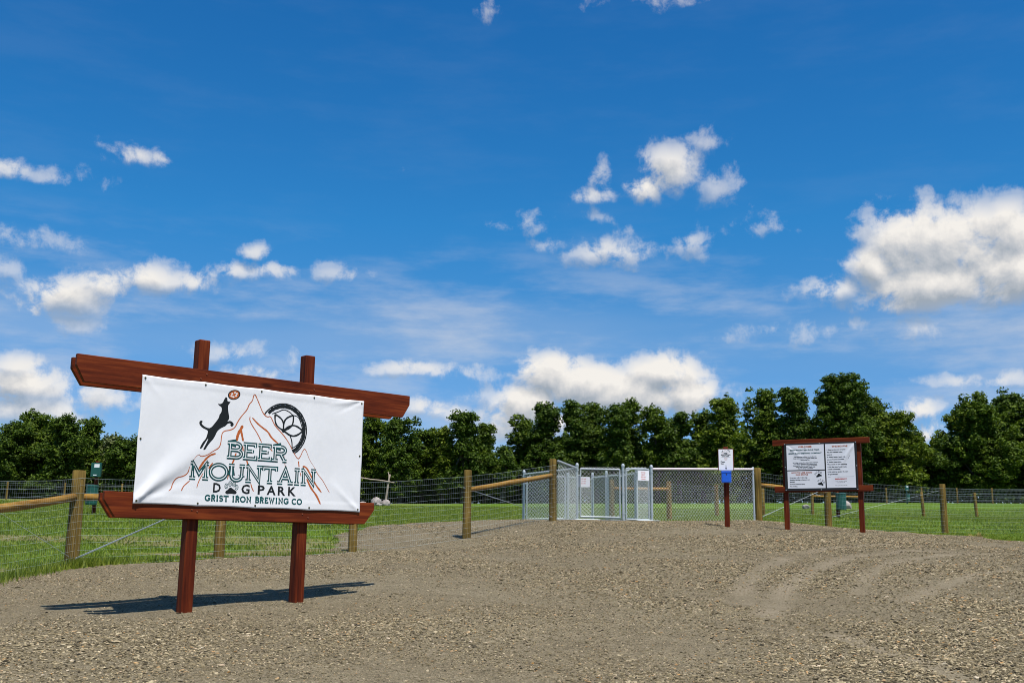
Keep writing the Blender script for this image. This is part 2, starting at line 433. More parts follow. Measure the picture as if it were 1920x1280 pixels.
def grid_mesh(xs, ys, zf, keep=None):
    X, Y = np.meshgrid(xs, ys); Z = zf(X, Y)
    nx = len(xs); ny = len(ys)
    idx = np.arange(nx * ny).reshape(ny, nx)
    F = np.stack([idx[:-1, :-1], idx[:-1, 1:], idx[1:, 1:], idx[1:, :-1]], -1).reshape(-1, 4)
    V = np.stack([X, Y, Z], -1).reshape(-1, 3)
    if keep is not None:
        k = keep(X, Y).ravel(); F = F[k[F].any(1)]
        used = np.unique(F); mp = -np.ones(len(V), int); mp[used] = np.arange(len(used)); V = V[used]; F = mp[F]
    return V, F

def grass_ground_mat():
    m, t, b = mat('mown_grass_ground')
    P = t.add('ShaderNodeNewGeometry').outputs['Position']
    n1 = t.noise(P, .35, 4, .6); n2 = t.noise(P, 3.0, 5, .65); n3 = t.noise(P, 24, 4, .6)
    f = t.math('ADD', t.math('MULTIPLY', n1, .35), t.math('ADD', t.math('MULTIPLY', n2, .35), t.math('MULTIPLY', n3, .3)))
    c = t.ramp(f, [(.34, (.034, .066, .005)), (.48, (.070, .125, .008)), (.6, (.115, .18, .015)), (.72, (.17, .20, .035))])
    # bare soil patches
    sp = t.add('ShaderNodeSeparateXYZ', {0: P})
    near = t.maprange(sp.outputs[1], 14, 34, 1, 0)
    left = t.maprange(sp.outputs[0], -1, 3, 1, 0)
    s = t.math('MULTIPLY', t.add('ShaderNodeAttribute', attribute_name='bare').outputs['Fac'], t.maprange(n2, .3, .5, .3, 1))
    c = t.mix(s, c, t.ramp(n3, [(.3, (.14, .095, .055)), (.7, (.26, .19, .12))]))
    # uncut straw-coloured grass at the far left
    far = t.math('MULTIPLY', t.maprange(sp.outputs[1], 66, 74), t.maprange(sp.outputs[0], -14, -2, 1, 0))
    c = t.mix(t.math('MULTIPLY', far, .55), c, (.20, .19, .075))
    t.put(b.inputs['Base Color'], c)
    b.inputs['Roughness'].default_value = .95; b.inputs['Specular IOR Level'].default_value = .1
    bn = t.add('ShaderNodeBump', {'Height': n3, 'Strength': .8, 'Distance': .05}); t.put(b.inputs['Normal'], bn)
    return m

def gravel_mat():
    m, t, b = mat('crushed_gravel')
    P = t.add('ShaderNodeNewGeometry').outputs['Position']
    tr = t.add('ShaderNodeAttribute', attribute_name='track').outputs['Fac']
    v1 = t.add('ShaderNodeTexVoronoi', {'Vector': P, 'Scale': 55.0}); v2 = t.add('ShaderNodeTexVoronoi', {'Vector': P, 'Scale': 120.0})
    r1 = t.add('ShaderNodeSeparateColor', {0: v1.outputs['Color']}).outputs[0]
    r2 = t.add('ShaderNodeSeparateColor', {0: v2.outputs['Color']}).outputs[1]
    big = t.noise(P, .5, 5, .6); mid = t.noise(P, 4, 5, .65)
    f = t.math('ADD', t.math('MULTIPLY', r1, .3), t.math('ADD', t.math('MULTIPLY', r2, .3), t.math('MULTIPLY', mid, .4)))
    c = t.ramp(f, [(.2, (.085, .069, .041)), (.45, (.178, .147, .092)), (.65, (.236, .197, .126)), (.88, (.37, .315, .22))])
    c = t.mix(t.maprange(big, .35, .65), t.mix(1.0, c, (.86, .84, .82), 'MULTIPLY'), c)
    c = t.mix(t.math('MULTIPLY', tr, .7), c, (.29, .24, .165))
    t.put(b.inputs['Base Color'], c); b.inputs['Roughness'].default_value = .95; b.inputs['Specular IOR Level'].default_value = .15
    h = t.math('ADD', v1.outputs['Distance'], t.math('MULTIPLY', v2.outputs['Distance'], .6))
    bn = t.add('ShaderNodeBump', {'Height': h, 'Strength': .9, 'Distance': .018}); t.put(b.inputs['Normal'], bn)
    return m
M['grass_ground'] = grass_ground_mat(); M['gravel'] = gravel_mat()

def bare_soil(x, y):
    """worn soil showing through the lawn near the fences"""
    b = rough_xy(x * .55 + 3, y * 1.5, .15, 3.0) * 1.5 + .5 * rough_xy(x, y, 2.5, 6)
    reg = np.clip((24 - y) / 6, 0, 1) * np.clip((1 - x) / 2, 0, 1)
    strip = np.exp(-((gravel_field(x, y) + .9) / .35) ** 2) * np.clip((2 - x) / 3, 0, 1) * .35
    return np.clip((b + strip - .12) * 2.6, 0, 1) * reg
xs = axis(-16, 24, .2, -900, 900); ys = axis(6, 34, .2, -300, 1500)
V, F = grid_mesh(xs, ys, lambda x, y: ground_z(x, y) + rough_xy(x, y, .6, 2.5) * .02 * np.clip((60 - y) / 30, 0, 1))
o = mesh_from('ground', V, F, M['grass_ground'], smooth=True, attrs={'bare': bare_soil(V[:, 0], V[:, 1]) if True else None}); tag(o, kind='structure')

TRACKS = [([(2.47, 11.45), (2.81, 12.85), (3.37, 14.4), (4.17, 16.1), (5.2, 17.4), (6.35, 18.2)], 0.28), ([(2.52, 10.6), (3.14, 12.4), (4.08, 14.4), (5.14, 16.15), (6.32, 17.15), (7.27, 17.4)], 0.28), ([(3.91, 12.15), (4.72, 14.1), (5.68, 15.65), (7.06, 16.9), (7.94, 17.0)], 0.25), ([(2.85, 9.65), (2.99, 8.95), (3.17, 8.3), (3.25, 7.5)], 0.22), ([(4.24, 11.6), (5.53, 13.3), (6.78, 14.55)], 0.25)]
def track_w(x, y):
    w = np.zeros_like(x)
    for pts, wd in TRACKS:
        w = np.maximum(w, np.clip(1.3 - line_dist(x, y, pts) / (wd * .62), 0, 1))
    return w
def gravel_z(x, y):
    g = gravel_field(x, y)
    return ground_z(x, y) + rough_xy(x, y, .6, 2.5) * .02 + np.clip(g * .25, -.12, .03) + rough_xy(x, y, 2.5, 6) * .006 - track_w(x, y) * .012
gxs = axis(-10, 22, .1, -12, 42); gys = axis(6, 29.6, .1, -26, 30.2)
V, F = grid_mesh(gxs, gys, gravel_z, keep=lambda x, y: gravel_field(x, y) > -.35)
tk = track_w(V[:, 0], V[:, 1]) * np.clip(.55 + rough_xy(V[:, 0], V[:, 1], 1.5, 6) * .7, 0, 1)
o = mesh_from('gravel_lot', V, F, M['gravel'], smooth=True, attrs={'track': tk}); tag(o, kind='structure')

# ---------------------------------------------------------------- flat print helpers
TEXT_CACHE = {}
def text_shape(txt, bold=0.0, spacing=1.0):
    key = (txt, bold, spacing)
    if key in TEXT_CACHE: return TEXT_CACHE[key]
    cu = bpy.data.curves.new('lettering', 'FONT'); cu.body = txt; cu.size = 1; cu.offset = bold; cu.space_character = spacing
    cu.resolution_u = 2
    ob = bpy.data.objects.new('lettering', cu)
    me = bpy.data.meshes.new_from_object(ob)
    v = [(p.co.x, p.co.y) for p in me.vertices]; f = [tuple(p.vertices) for p in me.polygons]
    bpy.data.objects.remove(ob); bpy.data.curves.remove(cu); bpy.data.meshes.remove(me)
    TEXT_CACHE[key] = (v, f); return v, f

class Print:
    """flat print laid on a surface: surf(s, z, lift) -> point"""
    def __init__(s, surf): s.surf = surf; s.wide = 1.0; s.v = []; s.f = []; s.k = 0
    def face(s, pts, lift):
        n = len(s.v); s.v += [s.surf(p[0], p[1], lift) for p in pts]; s.f.append(tuple(range(n, n + len(pts))))
    def poly(s, pts, lift):
        n = len(s.v); s.v += [s.surf(p[0], p[1], lift) for p in pts]
        for t in tessellate_polygon([[Vector((p[0], p[1], 0)) for p in pts]]):
            a, b, c = (pts[i] for i in t)
            ar = (b[0] - a[0]) * (c[1] - a[1]) - (c[0] - a[0]) * (b[1] - a[1])
            s.f.append(tuple(n + i for i in (t if ar > 0 else t[::-1])))
    def ribbon(s, pts, w, lift, closed=False):
        s.k += 1; lift = lift + (s.k % 9) * .00003
        pts = [Vector((p[0], p[1])) for p in pts]
        if not hasattr(w, '__len__'): w = [w] * len(pts)
        n = len(pts); L = []; Rr = []
        for i, p in enumerate(pts):
            a = pts[(i - 1) % n] if (closed or i > 0) else None
            b = pts[(i + 1) % n] if (closed or i < n - 1) else None
            d1 = (p - a).normalized() if a is not None else None
            d2 = (b - p).normalized() if b is not None else None
            if d1 is None: d = d2; m = 1
            elif d2 is None: d = d1; m = 1
            else:
                d = (d1 + d2)
                d = d.normalized() if d.length > 1e-6 else d2
                m = min(1 / max(d.dot(d2), .35), 2.2)
            nn = Vector((-d.y, d.x)) * (w[i] / 2 * m)
            L.append(p + nn); Rr.append(p - nn)
        rng = range(n) if closed else range(n - 1)
        for i in rng:
            j = (i + 1) % n
            s.face([Rr[i], Rr[j], L[j], L[i]], lift)
    def text(s, txt, x, z, cap, width=None, align='L', lift=.0006, bold=0.0, spacing=1.0):
        v, f = text_shape(txt, bold, spacing)
        if not v: return
        x0 = min(p[0] for p in v); x1 = max(p[0] for p in v)
        sy = cap / .73; sx = sy * s.wide if width is None else width / (x1 - x0)
        w = (x1 - x0) * sx
        ox = {'L': x, 'C': x - w / 2, 'R': x - w}[align]
        n = len(s.v); s.v += [s.surf(ox + (p[0] - x0) * sx, z + p[1] * sy, lift) for p in v]
        s.f += [tuple(i + n for i in q) for q in f]
    def build(s, name, m, parent, stuff=False):
        o = mesh_from(name, s.v, s.f, m, parent)
        if stuff: tag(o, kind='stuff')
        return o
def build_layers(name, layers, parent):
    """one printed mark made of several ink layers"""
    v = []; f = []; mi = []
    for k, (p, m) in enumerate(layers):
        n = len(v); v += p.v; f += [tuple(i + n for i in q) for q in p.f]; mi += [k] * len(p.f)
    o = mesh_from(name, v, f, None, parent)
    for p, m in layers: o.data.materials.append(m)
    o.data.polygons.foreach_set('material_index', mi); return o

def arc(cx, cy, r, a0, a1, n=24, ry=None):
    ry = r if ry is None else ry
    return [(cx + r * math.cos(R(a0 + (a1 - a0) * i / n)), cy + ry * math.sin(R(a0 + (a1 - a0) * i / n))) for i in range(n + 1)]

# slab letters on a unit-high box: (width, strokes, serif strokes)
def slab(ch):
    S = .16
    sv = lambda x, y: [(x - S, y), (x + S, y)]
    L = {
     'B': (.68, [[(.14,0),(.14,1)], [(.0,1)] + [(.42,1)] + arc(.42,.76,.24,90,-90,10) + [(.14,.52)], [(.42,.52)] + arc(.44,.26,.26,90,-90,10) + [(0,0)]], []),
     'E': (.64, [[(.0,1),(.60,1),(.60,.80)], [(.14,1),(.14,0)], [(0,0),(.64,0),(.64,.22)], [(.14,.52),(.46,.52)]], [[(.46,.42),(.46,.62)]]),
     'R': (.74, [[(.14,0),(.14,1)], [(0,1),(.42,1)] + arc(.42,.75,.25,90,-90,10) + [(.14,.50)], [(.42,.50),(.64,0)]], [sv(.14,0), [(.54,0),(.76,0)]]),
     'M': (1.02, [[(.16,0),(.16,1),(.51,.30),(.86,1),(.86,0)]], [sv(.16,0), sv(.86,0), [(0,1),(.18,1)], [(.84,1),(1.02,1)]]),
     'O': (.94, [arc(.47,.5,.45,0,360,28,.5)[:-1]], []),
     'U': (.90, [[(.15,1),(.15,.34)] + arc(.45,.34,.30,180,360,14,.34) + [(.75,.34),(.75,1)]], [sv(.15,1), sv(.75,1)]),
     'N': (.92, [[(.15,0),(.15,1),(.77,0),(.77,1)]], [sv(.15,0), [(0,1),(.17,1)], sv(.77,1)]),
     'T': (.80, [[(.40,0),(.40,1)], [(.02,.80),(.02,1),(.78,1),(.78,.80)]], [sv(.40,0)]),
     'A': (.90, [[(.13,0),(.45,1),(.77,0)], [(.24,.34),(.66,.34)]], [sv(.13,0), sv(.77,0)]),
     'I': (.36, [[(.18,0),(.18,1)]], [sv(.18,0), sv(.18,1)]),
     'G': (.88, [arc(.46,.5,.44,40,330,24,.5) + [(.84,.42),(.50,.42)]], [[(.80,.74),(.80,.98)]]),
     'S': (.62, [[(.56,.78)] + arc(.31,.74,.25,20,235,12,.26) + arc(.31,.27,.27,65,-160,14,.27)], []),
     'W': (1.1, [[(.10,1),(.34,0),(.55,.9),(.76,0),(1.0,1)]], [sv(.12,1), sv(.98,1)]),
     'C': (.84, [arc(.46,.5,.44,42,318,22,.5)], []),
     ' ': (.34, [], []),
    }
    return L[ch]

def slab_text(mats, txt, x0, x1, z0, z1, widths, gap, parent, stuff=False):
    tot = sum(slab(c)[0] for c in txt) + gap * (len(txt) - 1)
    h = z1 - z0; sx = (x1 - x0) / tot; x = x0
    for c in txt:
        wd, st, se = slab(c); pr_layers = [(Print(bsurf), .0014 + .0004 * k) for k in range(len(mats))]
        for (pr, lift), w in zip(pr_layers, widths):
            for k, q in enumerate(st + se):
                pts = [(x + a * sx, z0 + b * h) for a, b in q]
                pr.ribbon(pts, w, lift, closed=(c == 'O'))
        x += (wd + gap) * sx
        if st: tag(build_layers('letter', [(p, m) for (p, l), m in zip(pr_layers, mats)], parent), kind='stuff' if stuff else None)

# ---------------------------------------------------------------- the big entrance sign
SO = Vector((-3.528, 9.994, 1.769)); SYAW = .734
SD = Vector((math.cos(SYAW), math.sin(SYAW), 0))
sb = SO + SD * 1.26
sign = thing('entrance_sign', 'large red-stained timber sign with white dog park banner standing on the gravel', 'sign', (sb.x, sb.y, sb.z - 1.02), SYAW)
# local: x = s - 1.26, y into the board (away from the viewer), z = z + 1.02
for s0, zb in ((.585, -1.36), (1.812, -1.30)):
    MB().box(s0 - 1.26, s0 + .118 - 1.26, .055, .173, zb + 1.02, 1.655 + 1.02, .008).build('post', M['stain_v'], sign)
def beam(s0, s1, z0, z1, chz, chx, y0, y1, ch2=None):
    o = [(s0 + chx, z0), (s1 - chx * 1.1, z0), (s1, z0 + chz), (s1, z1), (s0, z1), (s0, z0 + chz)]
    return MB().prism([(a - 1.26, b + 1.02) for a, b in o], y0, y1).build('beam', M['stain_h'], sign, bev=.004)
beam(-.62, 3.18, 1.09, 1.345, .15, .085, .005, .052)
beam(-.60, 3.15, 1.08, 1.335, .15, .10, .176, .221)
beam(-.262, 2.737, -.126, .108, .155, .11, .005, .052)
beam(-.235, 2.72, -.128, .10, .155, .11, .176, .221)

FOLDS = [(-.02, -.02, 40, .0095, .045, .10, 1.25), (-.02, -.02, 33, -.006, .035, .12, .95), (-.02, -.02, 50, .006, .050, .08, 1.0), (-.02, -.02, 22, .003, .03, .08, .55),
         (2.56, 1.24, 193, .005, .022, .03, .5), (2.56, 1.24, 206, -.004, .022, .03, .45), (2.56, -.02, 142, .005, .03, .04, .55), (2.56, -.02, 122, -.003, .028, .05, .4), (-.02, 1.24, 315, .002, .03, .04, .35)]
def slack(s, z):
    d = 0.0
    for cx, cz, a, amp, w0, w1, ln in FOLDS:
        ux, uz = math.cos(R(a)), math.sin(R(a))
        t = (s - cx) * ux + (z - cz) * uz
        if t <= 0: continue
        p = -(s - cx) * uz + (z - cz) * ux
        w = w0 * .5 + w1 * t
        e = min(t / .12, 1) * max(0, 1 - (t / ln)) ** .8
        d += amp * (2.7 if cx < 1 else 1.7) * e * math.exp(-(p / w) ** 2)
    d += .0018 * math.sin(s * 5.1 + z * 2.2) + .0012 * math.sin(z * 9 - s * 3) 
    d += .0022 * (1 - 1 / (1 + math.exp(-(z - .088) / .004))) + .0022 / (1 + math.exp(-(z - 1.150) / .004))
    return d
def bsurf(s, z, lift=0.0):
    return (s - 1.26, -.006 - slack(s, z) - lift, z + 1.02)
nx, nz_ = 150, 76
bv = []; bf = []
for j in range(nz_ + 1):
    for i in range(nx + 1):
        s = 2.54 * i / nx; z = 1.22 * j / nz_
        # edges bow in slightly between the grommets
        s2 = s + (.006 * abs(math.sin(z / 1.22 * math.pi * 2)) * (1 if i < nx / 2 else -1) * (abs(i / nx - .5) * 2) ** 6)
        z2 = z - (.007 * abs(math.sin(s / 2.54 * math.pi * 4)) * (1 if j > nz_ / 2 else -1) * (abs(j / nz_ - .5) * 2) ** 6)
        bv.append(bsurf(s2, z2))
k = nx + 1
for j in range(nz_):
    for i in range(nx):
        bf.append((j * k + i, j * k + i + 1, (j + 1) * k + i + 1, (j + 1) * k + i))
banner = mesh_from('banner', bv, bf, M['banner'], sign, smooth=True)
sm = banner.modifiers.new('thickness', 'SOLIDIFY'); sm.thickness = .0015; sm.offset = -1
# white hem along the edges
for s_, z_ in [(.03, .03), (.65, .028), (1.27, .028), (1.90, .028), (2.51, .03), (.03, 1.19), (.65, 1.192), (1.27, 1.192), (1.90, 1.192), (2.51, 1.19), (.03, .61), (2.51, .61)]:
    p = Vector(bsurf(s_, z_)); g = MB(); g.tube((p.x, p.y + .001, p.z), (p.x, p.y - .004, p.z), .011, .009, 10); g.tube((p.x, p.y - .004, p.z), (p.x, p.y - .008, p.z), .005, .004, 6)
    g.build('grommet', M['brass'], banner)
for s_, z_ in [(.60, -.035), (.655, .005 - .055), (1.83, -.04), (1.90, -.075), (.60, 1.25), (1.9, 1.28), (.66, 1.30), (1.84, 1.24)]:
    MB().tube((s_ - 1.26, .007, z_ + 1.02), (s_ - 1.26, -.001, z_ + 1.02), .009, .006, 8).build('bolt', M['steel_bolt'], sign)

HM = [1.150982, 0.091801, 0.174194, 0.041813, -1.112457, 1.250639, -0.077403, 0.015493]
def art(x, y):
    X, Y = x / 1000, y / 1000; w = HM[6] * X + HM[7] * Y + 1
    return ((HM[0] * X + HM[1] * Y + HM[2]) / w, (HM[3] * X + HM[4] * Y + HM[5]) / w)
def A(*p): return [art(*q) for q in p]
def smooth(pts, it=2):
    for _ in range(it):
        q = [pts[0]]
        for a, b in zip(pts[:-1], pts[1:]):
            q += [(.75 * a[0] + .25 * b[0], .75 * a[1] + .25 * b[1]), (.25 * a[0] + .75 * b[0], .25 * a[1] + .75 * b[1])]
        q.append(pts[-1]); pts = q
    return pts

# rust-coloured mountain lines
mt = Print(bsurf)
rr = random.Random(3)
def brush(pts, w, ends=True, it=2):
    p = smooth(A(*pts), it); n = len(p)
    ws = []
    for i in range(n):
        e = min(1, 5 * min(i, n - 1 - i) / max(n - 1, 1) + .25) if ends else 1
        ws.append(w * e * rr.uniform(.82, 1.15))
    mt = Print(bsurf); mt.k = brush.n = getattr(brush, 'n', 0) + 1; mt.ribbon(p, ws, .0006); mt.build('mountain_line', M['ink_rust'], banner)
brush([(70,1005),(95,985),(105,940),(140,890),(200,880),(240,850),(250,795)], .010)
brush([(280,745),(300,715),(330,690),(345,712),(400,700),(450,665),(500,640),(518,600),(525,520),(545,492),(600,485),(640,465),(665,410),(700,360),(745,310),(760,265),(790,235),(798,195),(806,178),(818,190),(835,230),(860,290),(880,340),(915,375),(945,365),(965,410),(985,450),(1050,520),(1100,590),(1150,690),(1180,735),(1200,715),(1225,655),(1240,645),(1255,670),(1280,740),(1320,800)], .010, it=1)
brush([(1320,800),(1350,865),(1390,910),(1430,985),(1450,1020)], .007)
brush([(708,445),(682,490),(662,530),(655,578)], .030)
brush([(692,480),(700,530),(710,580)], .022)
brush([(770,365),(765,400),(790,450),(830,510),(870,595)], .010)
brush([(788,378),(830,425),(870,460),(925,500),(950,550),(1015,605)], .017)
brush([(475,685),(420,700),(370,755),(330,822)], .020)
brush([(450,765),(415,812)], .014); brush([(255,915),(215,950),(195,970),(180,1005)], .010)
brush([(370,850),(340,900),(320,950),(313,980)], .009); brush([(650,680),(630,740),(615,775)], .018)
brush([(705,620),(710,665)], .014); brush([(740,745),(750,780)], .016); brush([(595,780),(590,850),(575,905)], .009)
brush([(775,940),(785,980),(800,1010)], .010); brush([(1185,750),(1190,800)], .014); brush([(1200,850),(1207,880)], .009)
brush([(1060,700),(1070,800)], .006); brush([(1220,795),(1250,800),(1280,850),(1330,950),(1382,1020)], .018)
brush([(1255,900),(1290,980),(1340,1045),(1372,1120)], .020); brush([(940,645),(960,665)], .010)

# jumping dog silhouette
dg = Print(bsurf)
dg.poly(smooth(A((562,200),(576,214),(573,234),(590,244),(602,237),(597,252),(582,270),(580,300),(586,345),(592,375),(586,398),(572,412),(600,404),(622,418),(632,440),(612,458),(598,440),(606,430),(592,424),(574,432),(560,450),(530,462),(502,480),(484,500),(470,532),(452,562),(424,592),(400,622),(388,646),(372,656),(364,650),(385,612),(402,578),(412,552),(394,574),(374,606),(354,640),(336,646),(338,632),(360,590),(388,560),(400,530),(410,492),(398,482),(360,464),(334,432),(338,406),(358,402),(366,412),(352,426),(376,452),(416,470),(440,460),(480,410),(503,378),(508,350),(520,340),(528,312),(524,285),(506,277),(492,258),(516,263),(536,250),(545,226)), 1), .0008)
dg.build('jumping_dog', M['ink_black'], banner); dg = Print(bsurf)
# paw print in the lettering
dg.poly(smooth(A((556,1020),(562,1005),(580,995),(592,978),(610,976),(624,988),(640,998),(655,1010),(654,1026),(640,1034),(606,1028),(572,1033)), 1), .0008)
dg.build('paw_pad', M['ink_black'], banner)
for cx, cy in ((567,963),(600,943),(632,948),(655,975)):
    c = art(cx, cy); toes = Print(bsurf)
    toes.ribbon(arc(c[0], c[1], .017, 0, 360, 14, .024)[:-1], .006, .0008, True)
    toes.ribbon(arc(c[0], c[1], .007, 0, 360, 10, .011)[:-1], .004, .0008, True); toes.build('paw_toe', M['ink_teal'], banner)
# flying disc
c = art(632, 183)
def ell(cx, cz, rx, rz, rot, n=26):
    return [(cx + rx * math.cos(t) * math.cos(rot) - rz * math.sin(t) * math.sin(rot), cz + rx * math.cos(t) * math.sin(rot) + rz * math.sin(t) * math.cos(rot)) for t in [2 * math.pi * i / n for i in range(n)]]
dk = Print(bsurf); dk.poly(ell(c[0], c[1], .070, .050, .30), .0006); dk.build('flying_disc_rim', M['ink_black'], banner)
dk = Print(bsurf); dk.poly(ell(c[0], c[1], .058, .040, .30), .0010); dk.build('flying_disc_face', M['ink_rust'], banner)
dk = Print(bsurf)
for i in range(6):
    a = i * math.pi / 3 + .3; dk.poly(ell(c[0] + .030 * math.cos(a), c[1] + .021 * math.sin(a) + .3 * .03 * math.cos(a), .012, .009, .3, 10), .0014)
dk.build('flying_disc_holes', M['banner'], banner, True)

# millstone wheel with petals, cut off by the mountain side
wh = Print(bsurf); WX, WZ = 1.552, .818
def rough(pts, w, lift=.0007, closed=False):
    wh.ribbon(pts, [w * rr.uniform(.8, 1.15) for _ in pts], lift, closed)
rough(arc(WX, WZ, .272, 148, -58, 60), .015); rough(arc(WX, WZ, .245, 140, -62, 60), .036)
fx, fz = art(1056, 488)
def petal(x0, z0, x1, z1, bulge):
    dx, dz = x1 - x0, z1 - z0
    for sg in (1, -1):
        pts = []
        for i in range(13):
            t = i / 12; bu = sg * bulge * math.sin(math.pi * t)
            pts.append((x0 + dx * t - dz * bu, z0 + dz * t + dx * bu))
        rough(pts, .018)
p1 = art(985, 350); p2 = art(1142, 358); p3 = art(1222, 492); p4 = art(1128, 625)
petal(fx, fz, p1[0], p1[1], .22); petal(fx, fz, p2[0], p2[1], .24); petal(fx, fz, p3[0], p3[1], .24)
rough(smooth(A((1110,530),(1128,575),(1130,640)), 2), .013); rough(smooth(A((960,345),(1010,330),(1060,305),(1110,330),(1140,360)), 2), .011)
rough(smooth(A((1142,358),(1185,370),(1205,420),(1222,492)), 2), .011); rough(smooth(A((1222,492),(1205,560),(1180,610),(1130,640)), 2), .011)
rough(smooth(A((1000,305),(1040,290),(1095,290)), 2), .010)
wh.poly(arc(fx, fz, .022, 0, 360, 12)[:-1], .0012)
wh.build('millstone_wheel', M['ink_black'], banner)

lay = [M['ink_black'], M['ink_teal'], M['banner']]
slab_text(lay, 'BEER', .925, 1.60, .495, .640, (.038, .031, .009), .10, banner)
slab_text(lay, 'MOUNTAIN', .545, 1.965, .270, .415, (.038, .031, .009), .08, banner)
slab_text([M['ink_teal']], 'GRIST IRON BREWING CO', .725, 1.805, .060, .110, (.0145,), .24, banner)
for ch, x, w in (('D', .802, .082), ('G', 1.108, .092), ('P', 1.290, .078), ('A', 1.392, .104), ('R', 1.520, .088), ('K', 1.640, .092)):
    bl = Print(bsurf); bl.text(ch, x, .144, .093, w, lift=.0014, bold=.025); bl.build('letter', M['ink_black'], banner)

# ---------------------------------------------------------------- rules board
KA = Vector((5.72, 22.2, 1.82)); KY = R(-28)
kiosk = thing('rules_board', 'dark red timber notice board with white park rules panels on black backing by the fence', 'notice board', (KA.x, KA.y, KA.z), KY)
for s0, dz in ((0.0, 0), (1.50, -.05)):
    MB().box(s0 - .048, s0 + .048, .045, .14, dz - .35, 1.80 + dz * .2, .004).build('post', M['stain_v'], kiosk)
MB().box(-.235, 1.735, .002, .044, 1.765, 1.885, .004).build('beam', M['stain_h'], kiosk)
MB().box(-.22, 1.755, .002, .044, .795, .915, .004).build('beam', M['stain_h'], kiosk)
def kslack(s, z):
    d = 0
    for cx, cz, a, amp, w1, ln in ((.04, 1.78, 318, .004, .06, .62), (.04, 1.78, 328, -.003, .05, .5), (1.45, 1.77, 237, .007, .06, 1.05), (1.45, 1.77, 243, -.004, .05, .9), (1.45, 1.77, 230, .003, .04, .6)):
        ux, uz = math.cos(R(a)), math.sin(R(a)); t = (s - cx) * ux + (z - cz) * uz
        if t <= 0: continue
        p = -(s - cx) * uz + (z - cz) * ux
        d += amp * 2.1 * max(0, 1 - t / ln) * min(t / .1, 1) * math.exp(-(p / (.012 + w1 * t)) ** 2)
    return d
def ksurf(s, z, lift=0.0): return (s, -.010 - kslack(s, z) - lift, z)
MB().box(.008, 1.478, -.007, .001, .825, 1.802, .002).build('backing', M['black_vinyl'], kiosk)
def kpanel(s0, s1, z0, z1):
    v = []; f = []; nx, nz = 36, 36
    for j in range(nz + 1):
        for i in range(nx + 1): v.append(ksurf(s0 + (s1 - s0) * i / nx, z0 + (z1 - z0) * j / nz))
    for j in range(nz):
        for i in range(nx): f.append((j * (nx + 1) + i, j * (nx + 1) + i + 1, (j + 1) * (nx + 1) + i + 1, (j + 1) * (nx + 1) + i))
    return mesh_from('panel', v, f, M['white_sign'], kiosk, smooth=True)
kp1 = kpanel(.060, .828, 1.250, 1.768); kp2 = kpanel(.064, .830, .872, 1.228); kp3 = kpanel(.856, 1.434, .872, 1.768)
for s_, z_ in [(.022, .838), (.74, .838), (1.464, .838), (.022, 1.789), (.74, 1.789), (1.464, 1.789), (.022, 1.31), (1.464, 1.31)]:
    MB().tube((s_, -.007, z_), (s_, -.013, z_), .010, .007, 8).build('screw', M['galv'], kiosk)
def lines(par, rows, wide=1.28):
    byc = {}
    for txt, x, z, cap, al, c, bold in rows:
        if c not in byc: byc[c] = Print(ksurf); byc[c].wide = wide
        byc[c].text(txt, x, z, cap * 1.08, None, al, .0012, bold * 1.5 + .01)
    for c, p in byc.items(): p.build('lettering', M[c], par, True)
lines(kp1, [('WELCOME', .44, 1.712, .030, 'C', 'ink_rust', .02), ('TO', .44, 1.688, .012, 'C', 'ink_black', .01), ('BEER MOUNTAIN DOG PARK', .44, 1.648, .024, 'C', 'ink_teal', .02), ('AT', .44, 1.622, .012, 'C', 'ink_black', .01), ('GRIST IRON BREWING COMPANY', .44, 1.580, .0235, 'C', 'ink_teal', .02)] +
  [(tx, .44, z, .0165, 'C', 'ink_black', .022) for tx, z in (('The following policies are in place to', 1.512), ('keep you and your dog safe while you', 1.481), ('are having fun.', 1.450), ('As a dog owner, it is important to know', 1.392), ('your dog\'s behavior and respect their', 1.362), ('boundaries. If your dog isn\'t having fun,', 1.332), ('please take a break. Thank you,', 1.302), ('there\'s always next time.', 1.272))])
lines(kp2, [('HOW TO LOSE GOOD', .36, 1.182, .025, 'C', 'ink_rust', .02), ('DOG STATUS', .36, 1.140, .025, 'C', 'ink_rust', .02)] +
  [(tx, .11, z, .018, 'L', 'ink_black', .022) for tx, z in (('No proper collar / rabies tags.', 1.085), ('Excessive barking or heat are not', 1.040), ('allowed.', 0.998), ('No food inside the fence.', .950), ('No smoking.', .906))], 1.12)
lines(kp3, [('THE BIG FIVE', 1.145, 1.700, .030, 'C', 'ink_rust', .02)] +
  [(tx, .885, z, .0185, 'L', 'ink_black', .022) for tx, z in (('1. Keep a close eye on your', 1.640), ('dog and maintain voice', 1.590), ('control.', 1.540), ('2. Always have a leash with', 1.490), ('you and waste accessible.', 1.440), ('3. Active supervision.', 1.390), ('They count on you watching.', 1.340), ('4. No dog toys, food, treats,', 1.290), ('outside containers.', 1.240), ('5. No children under 10 years', 1.190), ('of age allowed.', 1.140))] +
  [('EMERGENCY?', 1.145, 1.040, .022, 'C', 'ink_red', .02)] + [(tx, 1.145, z, .011, 'C', 'ink_black', .01) for tx, z in (('Call for emergency services', .996), ('and notify the staff', .974), ('Have a great time at the park', .915))], 1.22)
kr_ = Print(ksurf); kr_.ribbon([(.885, 1.095), (1.40, 1.095)], .003, .0012); kr_.build('ruled_line', M['ink_black'], kp3)
kw = Print(ksurf)
